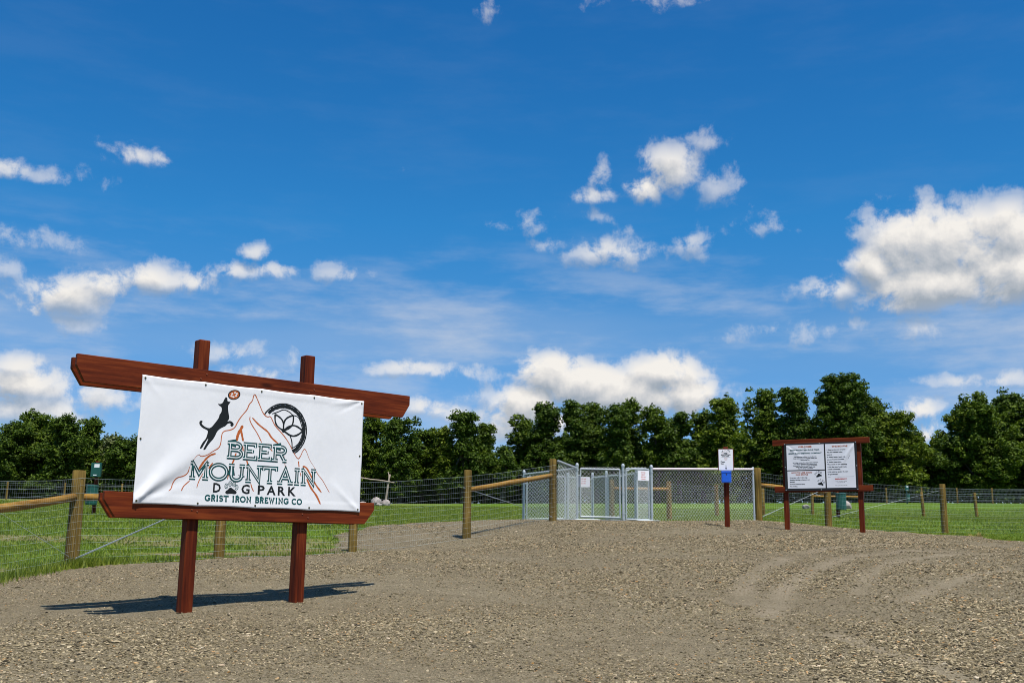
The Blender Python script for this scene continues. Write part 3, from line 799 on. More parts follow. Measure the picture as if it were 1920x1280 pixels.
for px_, pz_, ro in ((.700, 1.135, .15), (.735, .965, -.35)):
    def rt(q, px_=px_, pz_=pz_, ro=ro): return (px_ + q[0] * math.cos(ro) - q[1] * math.sin(ro), pz_ + q[0] * math.sin(ro) + q[1] * math.cos(ro))
    kw.poly([rt(q) for q in [(-.055, -.03), (-.05, -.01), (-.02, .01), (0, .035), (.02, .035), (.035, .01), (.06, 0), (.06, -.03), (.02, -.025), (-.02, -.038)]], .0012)
    for tx, tz in ((-.062, .035), (-.028, .066), (.018, .072), (.056, .045)):
        kw.ribbon([rt(q) for q in arc(tx, tz, .012, 0, 360, 10, .017)[:-1]], .005, .0012, True)
kw.build('paw_prints', M['ink_black'], kp2, True)

# ---------------------------------------------------------------- information post with blue dispenser
ipz = gz(4.46, 22.0)
ip = thing('information_post', 'red timber post with white notice plate and bright blue dispenser box', 'sign post', (4.46, 22.0, ipz), R(-9))
MB().box(-.052, .052, -.02, .084, -.3, 1.665, .006).build('post', M['stain_v'], ip)
MB().box(-.158, .158, -.040, -.021, 1.170, 1.625, .002).build('backing_board', M['stain_v'], ip)
pl = MB().box(-.146, .146, -.046, -.041, 1.182, 1.612, .001).build('sign_plate', M['white_sign'], ip)
def isurf(s, z, lift=0.0): return (s, -.0465 - lift, z)
q = Print(isurf)
q.text('BEER', 0, 1.516, .026, None, 'C', .0006, .04); q.text('MOUNTAIN', 0, 1.486, .026, None, 'C', .0006, .04); q.text('DOG PARK', 0, 1.460, .020, None, 'C', .0006, .04)
q.ribbon([(-.095, 1.448), (.095, 1.448)], .003, .0006)
q.text('Please', -.105, 1.345, .026, None, 'L', .0006, .04); q.text('Scan', -.105, 1.307, .026, None, 'L', .0006, .04)
q.ribbon([(0, 1.285), (0, 1.215)], .011, .0006); q.poly([(-.020, 1.228), (0, 1.192), (.020, 1.228)], .0006)
q.poly([(-.085, 1.548), (-.07, 1.572), (-.06, 1.592), (-.052, 1.592), (-.06, 1.565), (-.075, 1.540)], .0006)
q.ribbon(arc(.055, 1.572, .026, 150, -60, 14), .006, .0006); q.ribbon(arc(.055, 1.572, .012, 150, -60, 10), .004, .0006)
q.build('lettering', M['ink_black'], pl, True)
q = Print(isurf); q.ribbon([(-.095, 1.49), (-.05, 1.545), (-.01, 1.60), (.03, 1.555), (.06, 1.525), (.095, 1.49)], .003, .0004)
q.text('DOGS', 0, 1.415, .018, None, 'C', .0006, .01); q.text('ONLY', 0, 1.390, .014, None, 'C', .0006, .01); q.build('orange_print', M['ink_rust'], pl, True)
bx = MB().box(-.098, .098, -.125, -.021, .925, 1.150, .010).build('dispenser_box', M['blue_plastic'], ip)
MB().box(-.103, .103, -.131, -.021, 1.120, 1.158, .006).build('lid', M['blue_plastic'], bx)
MB().box(-.012, .012, -.130, -.124, 1.075, 1.105, .002).build('latch', M['black_vinyl'], bx)

# ---------------------------------------------------------------- fences
rf = random.Random(11)
def round_post(x, y, h, parent, r=.080, lean=(0, 0), name='post'):
    z = gz(x, y); p = MB(); n = 14
    pts = []; rs = []
    for i, t in enumerate((-.3, 0, .25 * h, .5 * h, .75 * h, h - .01, h)):
        pts.append((x + lean[0] * t, y + lean[1] * t, z + t)); rs.append(r * (1.06 - .10 * max(t, 0) / h) * rf.uniform(.985, 1.015) * (.9 if i == 6 else 1))
    p.path(pts, rs, n)
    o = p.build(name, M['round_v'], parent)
    for pl_ in o.data.polygons: pl_.use_smooth = len(pl_.vertices) == 4
    ox, oy, oz = pts[1]
    return o
def log_rail(a, b, parent, r=.055):
    """rail modelled along local z so that its grain runs lengthwise"""
    a = Vector(a); b = Vector(b); L = (b - a).length; p = MB(); n = 6
    p.path([(rf.uniform(-.006, .006), rf.uniform(-.006, .006), L * i / n) for i in range(n + 1)], [r * rf.uniform(.94, 1.06) for _ in range(n + 1)], 12)
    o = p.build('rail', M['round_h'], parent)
    for pl_ in o.data.polygons: pl_.use_smooth = len(pl_.vertices) == 4
    o.rotation_mode = 'QUATERNION'; o.rotation_quaternion = (b - a).to_track_quat('Z', 'Y'); o.location = a - Vector(parent.location)
    return o
def wires_np(P0, P1, r):
    """many thin three-sided wires from P0[i] to P1[i]"""
    P0 = np.asarray(P0, float); P1 = np.asarray(P1, float)
    d = P1 - P0; d /= np.linalg.norm(d, axis=1, keepdims=True) + 1e-9
    up = np.where(np.abs(d[:, 2:3]) > .9, [[1., 0, 0]], [[0, 0, 1.]])
    a = np.cross(d, up); a /= np.linalg.norm(a, axis=1, keepdims=True); b = np.cross(d, a)
    n = len(P0); r = np.broadcast_to(np.asarray(r, float), (n,))[:, None]
    vs = []
    for P in (P0, P1):
        for k in range(3):
            t = 2 * math.pi * k / 3; vs.append(P + (a * math.cos(t) + b * math.sin(t)) * r)
    V = np.stack(vs, 1).reshape(-1, 3); base = (np.arange(n) * 6)[:, None]
    F = np.concatenate([base + np.array([[k, (k + 1) % 3, 3 + (k + 1) % 3, 3 + k]]) for k in range(3)], 0)
    return V, F
def woven(parent, a, b, h=1.22, r=.0012, rv=.0005, off=(0, 0), sp=.0508, z0=.04, hs=None):
    """welded wire fabric between two posts, following the ground"""
    a = np.array(a, float) + off; b = np.array(b, float) + off; L = np.linalg.norm(b - a)
    n = max(2, int(round(L / sp))); t = np.linspace(0, 1, n + 1); X = a[0] + (b[0] - a[0]) * t; Y = a[1] + (b[1] - a[1]) * t
    g0, g1 = gz(*a), gz(*b); Z = g0 + (g1 - g0) * t - .015 * np.sin(t * math.pi)
    P0 = []; P1 = []; rr_ = []
    hs = hs or [z0 + i * (h - z0) / 12 for i in range(13)]
    ks = list(range(0, n + 1, max(1, n // 8)))
    if ks[-1] != n: ks.append(n)
    for hh in hs:
        wob = .004 * np.sin(t * 9 + hh * 17)
        for i, j in zip(ks[:-1], ks[1:]):
            P0.append((X[i], Y[i], Z[i] + hh + wob[i])); P1.append((X[j], Y[j], Z[j] + hh + wob[j])); rr_.append(r * (1.35 if hh in (hs[0], hs[-1]) else 1))
    for i in range(n + 1):
        P0.append((X[i], Y[i], Z[i] + hs[0])); P1.append((X[i], Y[i], Z[i] + hs[-1])); rr_.append(rv)
    V, F = wires_np(P0, P1, rr_)
    V = V - np.array(parent.location)
    o = mesh_from('wire_mesh', V, F, M['wire'], parent); tag(o, kind='stuff'); return o
def cable(parent, a, b, r=.006, name='brace_wire', twist=True):
    a = Vector(a); b = Vector(b); p = MB(); loc = Vector(parent.location)
    p.tube(a - loc, b - loc, r, r, 6); p.tube(a - loc + Vector((0, -.010, .012)), b - loc + Vector((0, -.010, .0)), r * .6, r * .6, 5)
    return p.build(name, M['galv'], parent)

def hz_(x, y, h): return (x, y, gz(x, y) + h)
def wood_thing(name, label, cat, p, group=None):
    return thing(name, label, cat, (p[0], p[1], gz(*p)), 0, group)
def relpost(parent, x, y, h, **k):
    o = round_post(x, y, h, parent, **k)
    me = o.data; sh = Vector((x, y, gz(x, y)))
    for v in me.vertices: v.co -= sh
    o.location = sh - Vector(parent.location); return o

# fence that runs towards the viewer at the left, and along the gravel up to the gate
LP = [(-6.07, 15.0), (-4.48, 16.66), (-2.71, 18.61), (-.83, 20.7), (.91, 22.8)]
lf = wood_thing('wire_fence', 'wire mesh fence on round timber posts running behind the big banner to the gate', 'fence', LP[0])
for (x, y), h, r in zip(LP, (1.33, 1.22, 1.24, 1.335, 1.34), (.092, .078, .074, .080, .078)): relpost(lf, x, y, h, r=r)
for a, b in zip(LP[:-1], LP[1:]): woven(lf, a, b, off=(.06, -.07))
log_rail(hz_(-6.05, 15.02, .95), hz_(-4.50, 16.64, .93), lf, .052)
log_rail(hz_(-.80, 20.73, .95), hz_(.88, 22.76, 1.00), lf, .050)
cable(lf, hz_(-5.98, 14.90, .12), hz_(-4.42, 16.58, 1.02), .0065)
cable(lf, hz_(-.90, 20.60, 1.00), hz_(.88, 22.70, .14), .005)
lp0 = (-6.26, 12.56)
lf2 = wood_thing('wire_fence', 'wire mesh fence with one long round rail leaving the left edge towards the viewer', 'fence', lp0)
LQ = [(-6.07, 14.88), lp0, (-6.55, 10.1)]
for x, y in LQ[1:]: relpost(lf2, x, y, 1.3, r=.085)
for a, b in zip(LQ[:-1], LQ[1:]): woven(lf2, a, b, off=(.08, 0))
log_rail(hz_(-6.09, 14.92, .955), hz_(-6.25, 12.58, .86), lf2, .056)
cable(lf2, hz_(-6.05, 14.86, .15), hz_(-6.20, 12.60, .98), .0022)

# fence to the right of the gate
RP = [(6.12, 26.35), (8.08, 27.2), (11.75, 29.0), (15.4, 30.7)]
rf_ = wood_thing('wire_fence', 'wire mesh fence on round posts running right from the gate past the rules board', 'fence', RP[0])
for (x, y), h in zip(RP, (1.335, 1.25, 1.33, 1.3)): relpost(rf_, x, y, h, r=.086)
for a, b in zip(RP[:-1], RP[1:]): woven(rf_, a, b, off=(0, -.08), sp=.0508)
log_rail(hz_(6.15, 26.37, .93), hz_(8.05, 27.18, .92), rf_, .050)
cable(rf_, hz_(6.2, 26.3, .15), hz_(8.0, 27.13, 1.0), .006)
cable(rf_, hz_(8.15, 27.15, .30), hz_(11.6, 28.85, 1.15), .003)

# divider fence inside the park
DP = [(3.3, 33.0), (5.35, 36.0), (8.61, 44.6), (12.3, 52.0), (16.39, 58.0)]
df = wood_thing('divider_fence', 'inner wire fence on round posts crossing the lawn behind the gate enclosure', 'fence', DP[1])
for x, y in DP[1:]: relpost(df, x, y, 1.31, r=.085)
for a, b in zip(DP[1:-1], DP[2:]): woven(df, a, b, sp=.30, r=.0016, rv=.0010)
log_rail(hz_(3.3, 34.2, 1.03), hz_(5.32, 35.97, 1.05), df, .058)
relpost(df, 3.25, 34.15, 1.3, r=.08)
EP = [(16.39, 58.2), (19.08, 58.0), (22.4, 58.0), (25.28, 58.0), (29.5, 58.2)]
ef = wood_thing('lawn_fence', 'row of leaning round posts and wire far across the lawn at the right', 'fence', EP[1])
for i, (x, y) in enumerate(EP[1:]): relpost(ef, x, y, 1.30, r=.085, lean=(-.05, 0))
for a, b in zip(EP[:-1], EP[1:]): woven(ef, a, b, sp=.30, r=.0016, rv=.0010)
log_rail(hz_(16.4, 58.1, 1.0), hz_(19.05, 57.97, 1.0), ef, .06)
# far boundary fences
def far_fence(pts, label, h=1.3):
    t = wood_thing('boundary_fence', label, 'fence', pts[0], 'boundary fences before the trees')
    for x, y in pts: relpost(t, x, y, h, r=.07)
    for a, b in zip(pts[:-1], pts[1:]): woven(t, a, b, sp=.6, r=.003, rv=.0015, hs=[.2, .5, .8, 1.05, 1.22])
far_fence([(31 + i * 3.0, 88 + .2 * i) for i in range(7)], 'thin far boundary fence under the trees at the right edge')
far_fence([(-42 + i * 4.2, 80.0 + .3 * i) for i in range(8)], 'thin far boundary fence under the trees left of the banner')

# ---------------------------------------------------------------- chain-link gate enclosure
GA, GH, GD, GE, GF = (.34, 26.6), (1.44, 26.6), (1.51, 24.1), (2.55, 24.1), (3.23, 24.4)
GI, GJ, GK, GG, GW = (2.16, 28.0), (2.45, 27.2), (3.08, 26.0), (5.98, 26.22), (1.02, 22.9)
cl = wood_thing('chain_link_enclosure', 'galvanized chain-link entry pen of posts, rails and gates at the end of the gravel', 'fence', GE)
CL0 = Vector(cl.location)
def steel_post(p, h, r=.032):
    z = gz(*p); b = MB(); x, y = p[0] - CL0.x, p[1] - CL0.y; zz = z - CL0.z
    b.tube((x, y, zz - .25), (x, y, zz + h), r, r, 12)
    o = b.build('post', M['galv'], cl); 
    c = MB(); c.path([(x, y, zz + h - .03), (x, y, zz + h + .005), (x, y, zz + h + .03), (x, y, zz + h + .045)], [r * 1.22, r * 1.22, r * .95, r * .3], 12)
    c.build('cap', M['galv'], o)
    for hh in (.18, .62, h - .12):
        MB().tube((x, y, zz + hh - .012), (x, y, zz + hh + .012), r * 1.35, r * 1.35, 12).build('clamp', M['galv'], o)
    return o
def rail(a, b, ha, hb, r=.021, name='top_rail', par=None):
    A_ = Vector(hz_(a[0], a[1], ha)) - CL0; B_ = Vector(hz_(b[0], b[1], hb)) - CL0
    return MB().tube(A_, B_, r, r, 10).build(name, M['galv'], par or cl)
def chain(a, b, h, z0=.04, par=None, r=.0021, step=.088, over=.035, h1=None):
    """diamond mesh: two families of zigzag wires with twisted ends standing above the rail"""
    a = np.array(a, float); b = np.array(b, float); L = np.linalg.norm(b - a); u = (b - a) / L; nrm = np.array([-u[1], u[0]])
    g0, g1 = gz(*a), gz(*b); top = h + over; hh = top - z0
    P0 = []; P1 = []
    n = int((L + hh) / step) + 1
    for sgn in (1, -1):
        for i in range(n + 1):
            c = i * step
            if sgn == 1: s0, t0, s1, t1 = c - hh, 0, c, hh       # rises to the right
            else: s0, t0, s1, t1 = c, 0, c - hh, hh
            # clip to 0..L
            def cut(s0, t0, s1, t1, lim, keep_less):
                ins0 = s0 <= lim if keep_less else s0 >= lim; ins1 = s1 <= lim if keep_less else s1 >= lim
                if ins0 and ins1: return s0, t0, s1, t1
                if not ins0 and not ins1: return None
                k = (lim - s0) / (s1 - s0); t = t0 + (t1 - t0) * k
                return (s0, t0, lim, t) if ins0 else (lim, t, s1, t1)
            q = cut(s0, t0, s1, t1, L, True)
            if q: q = cut(*q, 0, False)
            if not q or abs(q[3] - q[1]) < .01: continue
            s0, t0, s1, t1 = q; off = .003 * sgn
            for s, t, lst in ((s0, t0, P0), (s1, t1, P1)):
                p = a + u * s + nrm * off; lst.append((p[0], p[1], g0 + (g1 - g0) * s / L + z0 + t * (1 + ((h1 or h) / h - 1) * s / L)))
    V, F = wires_np(P0, P1, r); V = V - np.array(CL0)
    o = mesh_from('chain_mesh', V, F, M['chain'], par or cl); tag(o, kind='stuff'); return o
for p, h in ((GA, 1.24), (GH, 1.16), (GD, 1.25), (GE, 1.25), (GF, 1.25), (GI, 1.24), (GJ, 1.24), (GK, 1.24)): steel_post(p, h)
steel_post(GG, 1.31, .024)
for a, b, h in ((GW, GD, 1.17), (GA, GD, 1.17), (GF, GG, 1.18), (GH, GI, 1.10), (GI, GJ, 1.14), (GK, GF, 1.16)):
    hs_ = 1.30 if a is GW else h
    h1 = 1.295 if b is GG else h; ro = rail(a, b, hs_ if b is not GG else 1.20, h1, .021 if b is not GG else .026); chain(a, b, hs_ if a is GW else h, h1=h1, r=.0017 if b is GG else .0024)
    if b is GG: ro.data.materials[0] = M['rail_pale']
def leaf(a, b, z0, z1, hinge=True):
    """gate leaf: tubular frame with mesh, hinges and latch"""
    a = np.array(a, float); b = np.array(b, float); u = (b - a) / np.linalg.norm(b - a)
    a2 = a + u * .075; b2 = b - u * .075; f = MB(); pts = [Vector(hz_(*a2, z0)) - CL0, Vector(hz_(*b2, z0)) - CL0, Vector(hz_(*b2, z1)) - CL0, Vector(hz_(*a2, z1)) - CL0]
    for i in range(4): f.tube(pts[i], pts[(i + 1) % 4], .019, .019, 10)
    fr = f.build('gate', M['galv'], cl)
    chain(tuple(a2), tuple(b2), z1, z0, par=fr, over=.055, r=.0026)
    for hh in (z0 + .12, z1 - .15):
        for q, (c, d) in enumerate(((a, a2), (b, b2))):
            nm = 'hinge' if q == 0 else 'latch'
            if q == 1 and hh < .8: continue
            MB().tube(Vector(hz_(*c, hh)) - CL0, Vector(hz_(*d, hh)) - CL0, .016, .016, 8).build(nm, M['galv'], fr)
    return fr
leaf(GD, GE, .09, 1.16); leaf(GA, (1.44, 26.56), .07, 1.10); leaf(GE, GF, .05, 1.18); leaf(GJ, GK, .06, 1.14)
# curved top of the narrow gate
cv = MB(); pts = []
for i in range(9):
    t = i / 8; x = 2.63 + .50 * t; y = 24.13 + .22 * t; pts.append(Vector(hz_(x, y, 1.13 + .075 * math.sin(min(t * 1.9, 1) * math.pi / 2) - .03 * max(0, t - .7))) - CL0)
cv.path(pts, [.014] * 9, 8); cv.build('latch_arm', M['galv'], cl)
rail((.15, 26.4), (1.51, 24.02), .03, .03, .014, 'ground_rail'); rail((1.45, 24.02), (3.24, 24.30), .03, .03, .016, 'ground_rail'); rail(GF, (3.5, 25.0), .03, .02, .014, 'ground_rail')

def gate_notice(x, y, z, rz, label, rows, mirrored=False):
    o = thing('gate_notice', label, 'sign', (x, y, z), rz, 'notices hanging on the gates')
    MB().box(-.145, .145, 0, .003, -.115, .115).build('plate', M['white_sign'], o)
    pr = Print(lambda s, zz, l=0: (s, -.0006 - l, zz))
    for i, tx in enumerate(rows): pr.text(tx, 0, .055 - i * .050, .028, None, 'C', 0, .02)
    pr.build('lettering', M['ink_red'], o, True)
gate_notice(1.655, 24.145, gz(1.6, 24.1) + .87, 0, 'white notice with red lettering beside the wider front gate', ['PLEASE', 'CLOSE', 'GATE'])
gate_notice(3.03, 24.25, gz(3.03, 24.3) + 1.04, .40, 'white notice with red lettering on the narrow gate at the tallest post', ['DOGS', 'MUST', 'BE ON', 'LEASH'])

# ---------------------------------------------------------------- waste stations
def waste_station(x, y, rz, label, sc=1.0, full=True):
    t = thing('pet_waste_station', label, 'waste station', (x, y, gz(x, y)), rz, 'pet waste stations')
    post = MB().box(-.045, .045, 0, .09, -.3, 1.52, .003).build('post', M['stain_v'] if full != 'steel' else M['green_metal'], t)
    if full is True or full == 'steel':
        d = MB().box(-.13, .15, -.10, 0, 1.06, 1.47, .006).build('bag_dispenser', M['green_metal'], t)
        MB().box(-.035, .115, -.104, -.1005, 1.33, 1.43).build('label', M['white_sign'], d)
        MB().box(-.05, .05, -.104, -.1005, 1.10, 1.125).build('bag_slot', M['white_sign'], d)
    b = MB(); b.path([(0, -.19, .25), (0, -.19, .30), (0, -.19, .78)], [.155, .165, .17], 16)
    bo = b.build('waste_bin', M['green_metal'], t)
    c = MB(); c.path([(0, -.19, .775), (0, -.19, .80), (0, -.19, .815)], [.18, .18, .13], 16); c.build('lid', M['green_metal'], bo)
waste_station(-12.05, 31, 0, 'green pet waste station on a red post left of the banner sign')
waste_station(11.05, 36, R(12), 'green bin on a red post seen below the rules board', full='bin')
waste_station(32.7, 88, 0, 'tiny far green waste station on the lawn before the right trees', full='steel')

# ---------------------------------------------------------------- boulders, log frame, small things
def boulder(x, y, r, seed, label, m='rock_pale', flat=.65, group=None, name='boulder', cat='rock'):
    bm = bmesh.new(); bmesh.ops.create_icosphere(bm, subdivisions=2, radius=1); g = random.Random(seed)
    cuts = [(Vector((g.gauss(0, 1), g.gauss(0, 1), g.gauss(0, 1))).normalized(), g.uniform(.62, .9)) for _ in range(9)]
    for v in bm.verts:
        for n, d in cuts:
            k = v.co.dot(n) - d
            if k > 0: v.co -= n * k
        v.co = Vector((v.co.x * r * g.uniform(.95, 1.05), v.co.y * r * .8, v.co.z * r * flat))
    me = bpy.data.meshes.new(name); bm.to_mesh(me); bm.free(); me.materials.append(M[m])
    o = bpy.data.objects.new(name, me); link(o); o.location = (x, y, gz(x, y) + r * flat * .45); o.rotation_euler = (0, 0, g.uniform(0, 6))
    return tag(o, label, cat, group)
boulder(-8.75, 70, .42, 2, 'largest pale boulder of the pile on the far lawn beside the log frame', flat=.95, group='boulders on the far lawn')
boulder(-8.15, 70.2, .34, 4, 'angular pale boulder at the right of the pile on the far lawn', flat=.9, group='boulders on the far lawn')
boulder(-9.6, 69.8, .40, 6, 'low grey boulder at the left of the pile on the far lawn', flat=.5, group='boulders on the far lawn')
boulder(-8.5, 69.5, .22, 8, 'small dark-sided boulder in front of the far pile', 'rock_pale', .7, 'boulders on the far lawn')
boulder(23.2, 74, .55, 9, 'pale boulder on the lawn seen under the rules board', flat=.8, group='boulders on the far lawn')
boulder(20.2, 73, .36, 12, 'flat pinkish boulder seen left of the waste bin under the rules board', flat=.6, group='boulders on the far lawn')
boulder(-27.8, 77, .6, 14, 'white boulder just left of the banner edge on the far lawn', 'white_sign', .55, 'boulders on the far lawn')
boulder(8.4, 22.6, .055, 21, 'small dark lump lying on the gravel right of the rules board', 'rock_dark', .7, None, 'dark_stone', 'stone')

lg = wood_thing('log_frame', 'weathered bare log frame with a crossbar on the far lawn right of the banner', 'log frame', (-8.76, 75))
def log(a, b, r0, r1, parent, name='upright'):
    a = Vector(a); b = Vector(b); p = MB(); n = 6; L = (b - a)
    p.path([a + L * (i / n) + Vector((rf.uniform(-.03, .03), rf.uniform(-.03, .03), rf.uniform(-.02, .02))) for i in range(n + 1)], [r0 + (r1 - r0) * i / n for i in range(n + 1)], 8)
    return p.build(name, M['bare'], parent, smooth=True)
log((0, 0, -.2), (.28, 0, 2.15), .085, .06, lg); log((.25, -.05, 1.5), (.15, -.05, 2.3), .045, .03, lg, 'branch')
log((-2.55, .3, -.2), (-2.4, .3, 2.2), .085, .06, lg); log((-2.7, .2, 2.0), (.62, -.1, 1.55), .055, .045, lg, 'crossbar')

# pale weed clump by the right fence foot
wd = []; wf = []
g = random.Random(9); wx, wy = 11.9, 27.3
for i in range(70):
    a = g.uniform(0, 6.28); r = g.uniform(0, .16); h = g.uniform(.05, .16); bx_, by_ = r * math.cos(a), r * math.sin(a); w = .012
    n = len(wd); tx, ty = bx_ * 1.8, by_ * 1.8
    wd += [(bx_ - w, by_, 0), (bx_ + w, by_, 0), (tx, ty, h)]; wf.append((n, n + 1, n + 2))
o = mesh_from('dry_weed', wd, wf, simple('dry_yellow_weed', (.42, .32, .10), .9, 0, .3, 40)); o.location = (wx, wy, gz(wx, wy) + .01)
tag(o, 'dry yellow weed clump at the grass edge right of the fence post', 'plant')

# ---------------------------------------------------------------- gravel stones
def pebble_nodes(seed, wide):
    ng = bpy.data.node_groups.new('scatter_stones', 'GeometryNodeTree')
    ng.interface.new_socket('Geometry', in_out='INPUT', socket_type='NodeSocketGeometry')
    ng.interface.new_socket('Geometry', in_out='OUTPUT', socket_type='NodeSocketGeometry')
    N = ng.nodes; L = ng.links
    gi = N.new('NodeGroupInput'); go = N.new('NodeGroupOutput')
    join = N.new('GeometryNodeJoinGeometry')
    for k in range(5):
        ic = N.new('GeometryNodeMeshIcoSphere'); ic.inputs['Radius'].default_value = .5; ic.inputs['Subdivisions'].default_value = 1
        sp = N.new('GeometryNodeSetPosition'); nz = N.new('ShaderNodeTexNoise'); nz.inputs['Scale'].default_value = 1.7
        pos = N.new('GeometryNodeInputPosition'); ad = N.new('ShaderNodeVectorMath'); ad.operation = 'ADD'; ad.inputs[1].default_value = (k * 7.1, k * 3.3, seed)
        L.new(pos.outputs[0], ad.inputs[0]); L.new(ad.outputs[0], nz.inputs['Vector'])
        sb_ = N.new('ShaderNodeVectorMath'); sb_.operation = 'SUBTRACT'; sb_.inputs[1].default_value = (.5, .5, .5); L.new(nz.outputs['Color'], sb_.inputs[0])
        sc_ = N.new('ShaderNodeVectorMath'); sc_.operation = 'MULTIPLY'; sc_.inputs[1].default_value = (1.1, 1.1, 1.1); L.new(sb_.outputs[0], sc_.inputs[0])
        L.new(ic.outputs['Mesh'], sp.inputs['Geometry']); L.new(sc_.outputs[0], sp.inputs['Offset'])
        sm_ = N.new('GeometryNodeSetMaterial'); sm_.inputs['Material'].default_value = M['stone']; L.new(sp.outputs[0], sm_.inputs['Geometry'])
        ss = N.new('GeometryNodeSetShadeSmooth'); ss.inputs['Shade Smooth'].default_value = False; L.new(sm_.outputs[0], ss.inputs[0])
        ti = N.new('GeometryNodeGeometryToInstance'); L.new(ss.outputs[0], ti.inputs[0]); L.new(ti.outputs[0], join.inputs[0])
    iop = N.new('GeometryNodeInstanceOnPoints'); iop.inputs['Pick Instance'].default_value = True
    L.new(gi.outputs[0], iop.inputs['Points']); L.new(join.outputs[0], iop.inputs['Instance'])
    rv = N.new('FunctionNodeRandomValue'); rv.data_type = 'FLOAT_VECTOR'
    rv.inputs[0].default_value = (-.35, -.35, 0); rv.inputs[1].default_value = (.35, .35, 6.28)
    L.new(rv.outputs[0], iop.inputs['Rotation'])
    at_ = N.new('GeometryNodeInputNamedAttribute'); at_.data_type = 'FLOAT'; at_.inputs['Name'].default_value = 'size'
    r2 = N.new('FunctionNodeRandomValue'); r2.data_type = 'FLOAT_VECTOR'; r2.inputs[0].default_value = (.8, .55, .25); r2.inputs[1].default_value = (1.6, 1.1, .6); r2.inputs['Seed'].default_value = 4
    mu = N.new('ShaderNodeVectorMath'); mu.operation = 'SCALE'; L.new(r2.outputs[0], mu.inputs[0]); L.new(at_.outputs[0], mu.inputs['Scale'])
    L.new(mu.outputs[0], iop.inputs['Scale'])
    L.new(iop.outputs[0], go.inputs[0])
    return ng
def stone_mat():
    m, t, b = mat('gravel_stone')
    r = t.add('ShaderNodeObjectInfo').outputs['Random']
    P = t.add('ShaderNodeNewGeometry').outputs['Position']
    c = t.ramp(r, [(0, (.045, .040, .030)), (.12, (.115, .097, .066)), (.45, (.182, .151, .096)), (.66, (.27, .228, .152)), (.86, (.37, .315, .22)), (.95, (.44, .38, .28)), (.975, (.36, .20, .07)), (1, (.50, .45, .38))])
    c = t.mix(.35, c, t.mix(1.0, c, t.ramp(t.noise(P, 60, 3, .6), [(.3, (.5, .5, .5)), (.7, (1.4, 1.4, 1.4))]), 'MULTIPLY'))
    c = t.mix(1.0, c, (.97, .93, .83), 'MULTIPLY'); t.put(b.inputs['Base Color'], c); b.inputs['Roughness'].default_value = .9; b.inputs['Specular IOR Level'].default_value = .12
    return m
M['stone'] = stone_mat()
def stones(n, d0, d1, size, name, power=1.0, seed=1):
    r = np.random.RandomState(seed)
    u = r.rand(n); d = (d0 ** power + u * (d1 ** power - d0 ** power)) ** (1 / power)
    az = (r.rand(n) - .5) * 1.12; x = d * np.tan(az); y = d
    k = (gravel_field(x, y) > .05); x = x[k]; y = y[k]
    tw = track_w(x, y); keep = r.rand(len(x)) > tw * .6
    cl_ = rough_xy(x, y, .6, 3.5); keep &= r.rand(len(x)) < np.clip(.70 + cl_ * .7, .22, 1)
    x = x[keep]; y = y[keep]; dd = y
    s = size * np.exp(r.randn(len(x)) * .42) * (1 + .010 * np.maximum(dd - 8, 0))
    coarse = np.clip(rough_xy(x, y, .15, 1.2) * .45 + .25 * np.clip((x + 1) / 4, -.6, 1) * (y < 12) - .25 * track_w(x, y), -.35, .6)
    s = np.clip(s * (1 + coarse), size * .4, size * 2.7)
    z = gravel_z(x, y) + s * .15
    me = bpy.data.meshes.new(name); me.vertices.add(len(x)); me.vertices.foreach_set('co', np.stack([x, y, z], 1).astype(np.float32).ravel())
    a = me.attributes.new('size', 'FLOAT', 'POINT'); a.data.foreach_set('value', s.astype(np.float32))
    o = bpy.data.objects.new(name, me); link(o)
    md = o.modifiers.new('scatter', 'NODES'); md.node_group = pebble_nodes(seed, 1)
    return tag(o, 'loose grey-brown crushed stones spread over the gravel lot', 'gravel', kind='stuff')
def all_stones():
    stones(560000, 6.6, 27, .0125, 'gravel_stones', .9, 1)
    stones(2200, 6.8, 24, .022, 'larger_gravel_stones', .9, 3)
all_stones()
def foot_stones(spots, seed=12):
    r = np.random.RandomState(seed); X = []; Y = []; S = []
    for px, py, rad in spots:
        n = 34; a = r.rand(n) * 6.28; d = rad * (.75 + np.abs(r.randn(n)) * .55); X.append(px + np.cos(a) * d); Y.append(py + np.sin(a) * d); S.append(.013 * np.exp(r.randn(n) * .4) * np.clip(1.5 - d / rad * .3, .5, 1.3))
    X = np.concatenate(X); Y = np.concatenate(Y); S = np.concatenate(S); Z = gravel_z(X, Y) + S * .15
    me = bpy.data.meshes.new('foot_stones'); me.vertices.add(len(X)); me.vertices.foreach_set('co', np.stack([X, Y, Z], 1).astype(np.float32).ravel())
    me.attributes.new('size', 'FLOAT', 'POINT').data.foreach_set('value', S.astype(np.float32))
    o = bpy.data.objects.new('foot_stones', me); link(o); o.modifiers.new('scatter', 'NODES').node_group = pebble_nodes(9, 1)
    tag(o, 'loose stones kicked up round the feet of the sign posts', 'gravel', kind='stuff')
_f = lambda s: (SO.x + SD.x * s - math.sin(SYAW) * -.0 - SD.y * .114, SO.y + SD.y * s + SD.x * .114)
foot_stones([(*_f(.644), .12), (*_f(1.871), .12), (-.83, 20.7, .12), (.91, 22.8, .12), (4.46, 22.03, .10), (5.76, 22.28, .09), (7.09, 21.58, .09), (-2.71, 18.61, .12)])

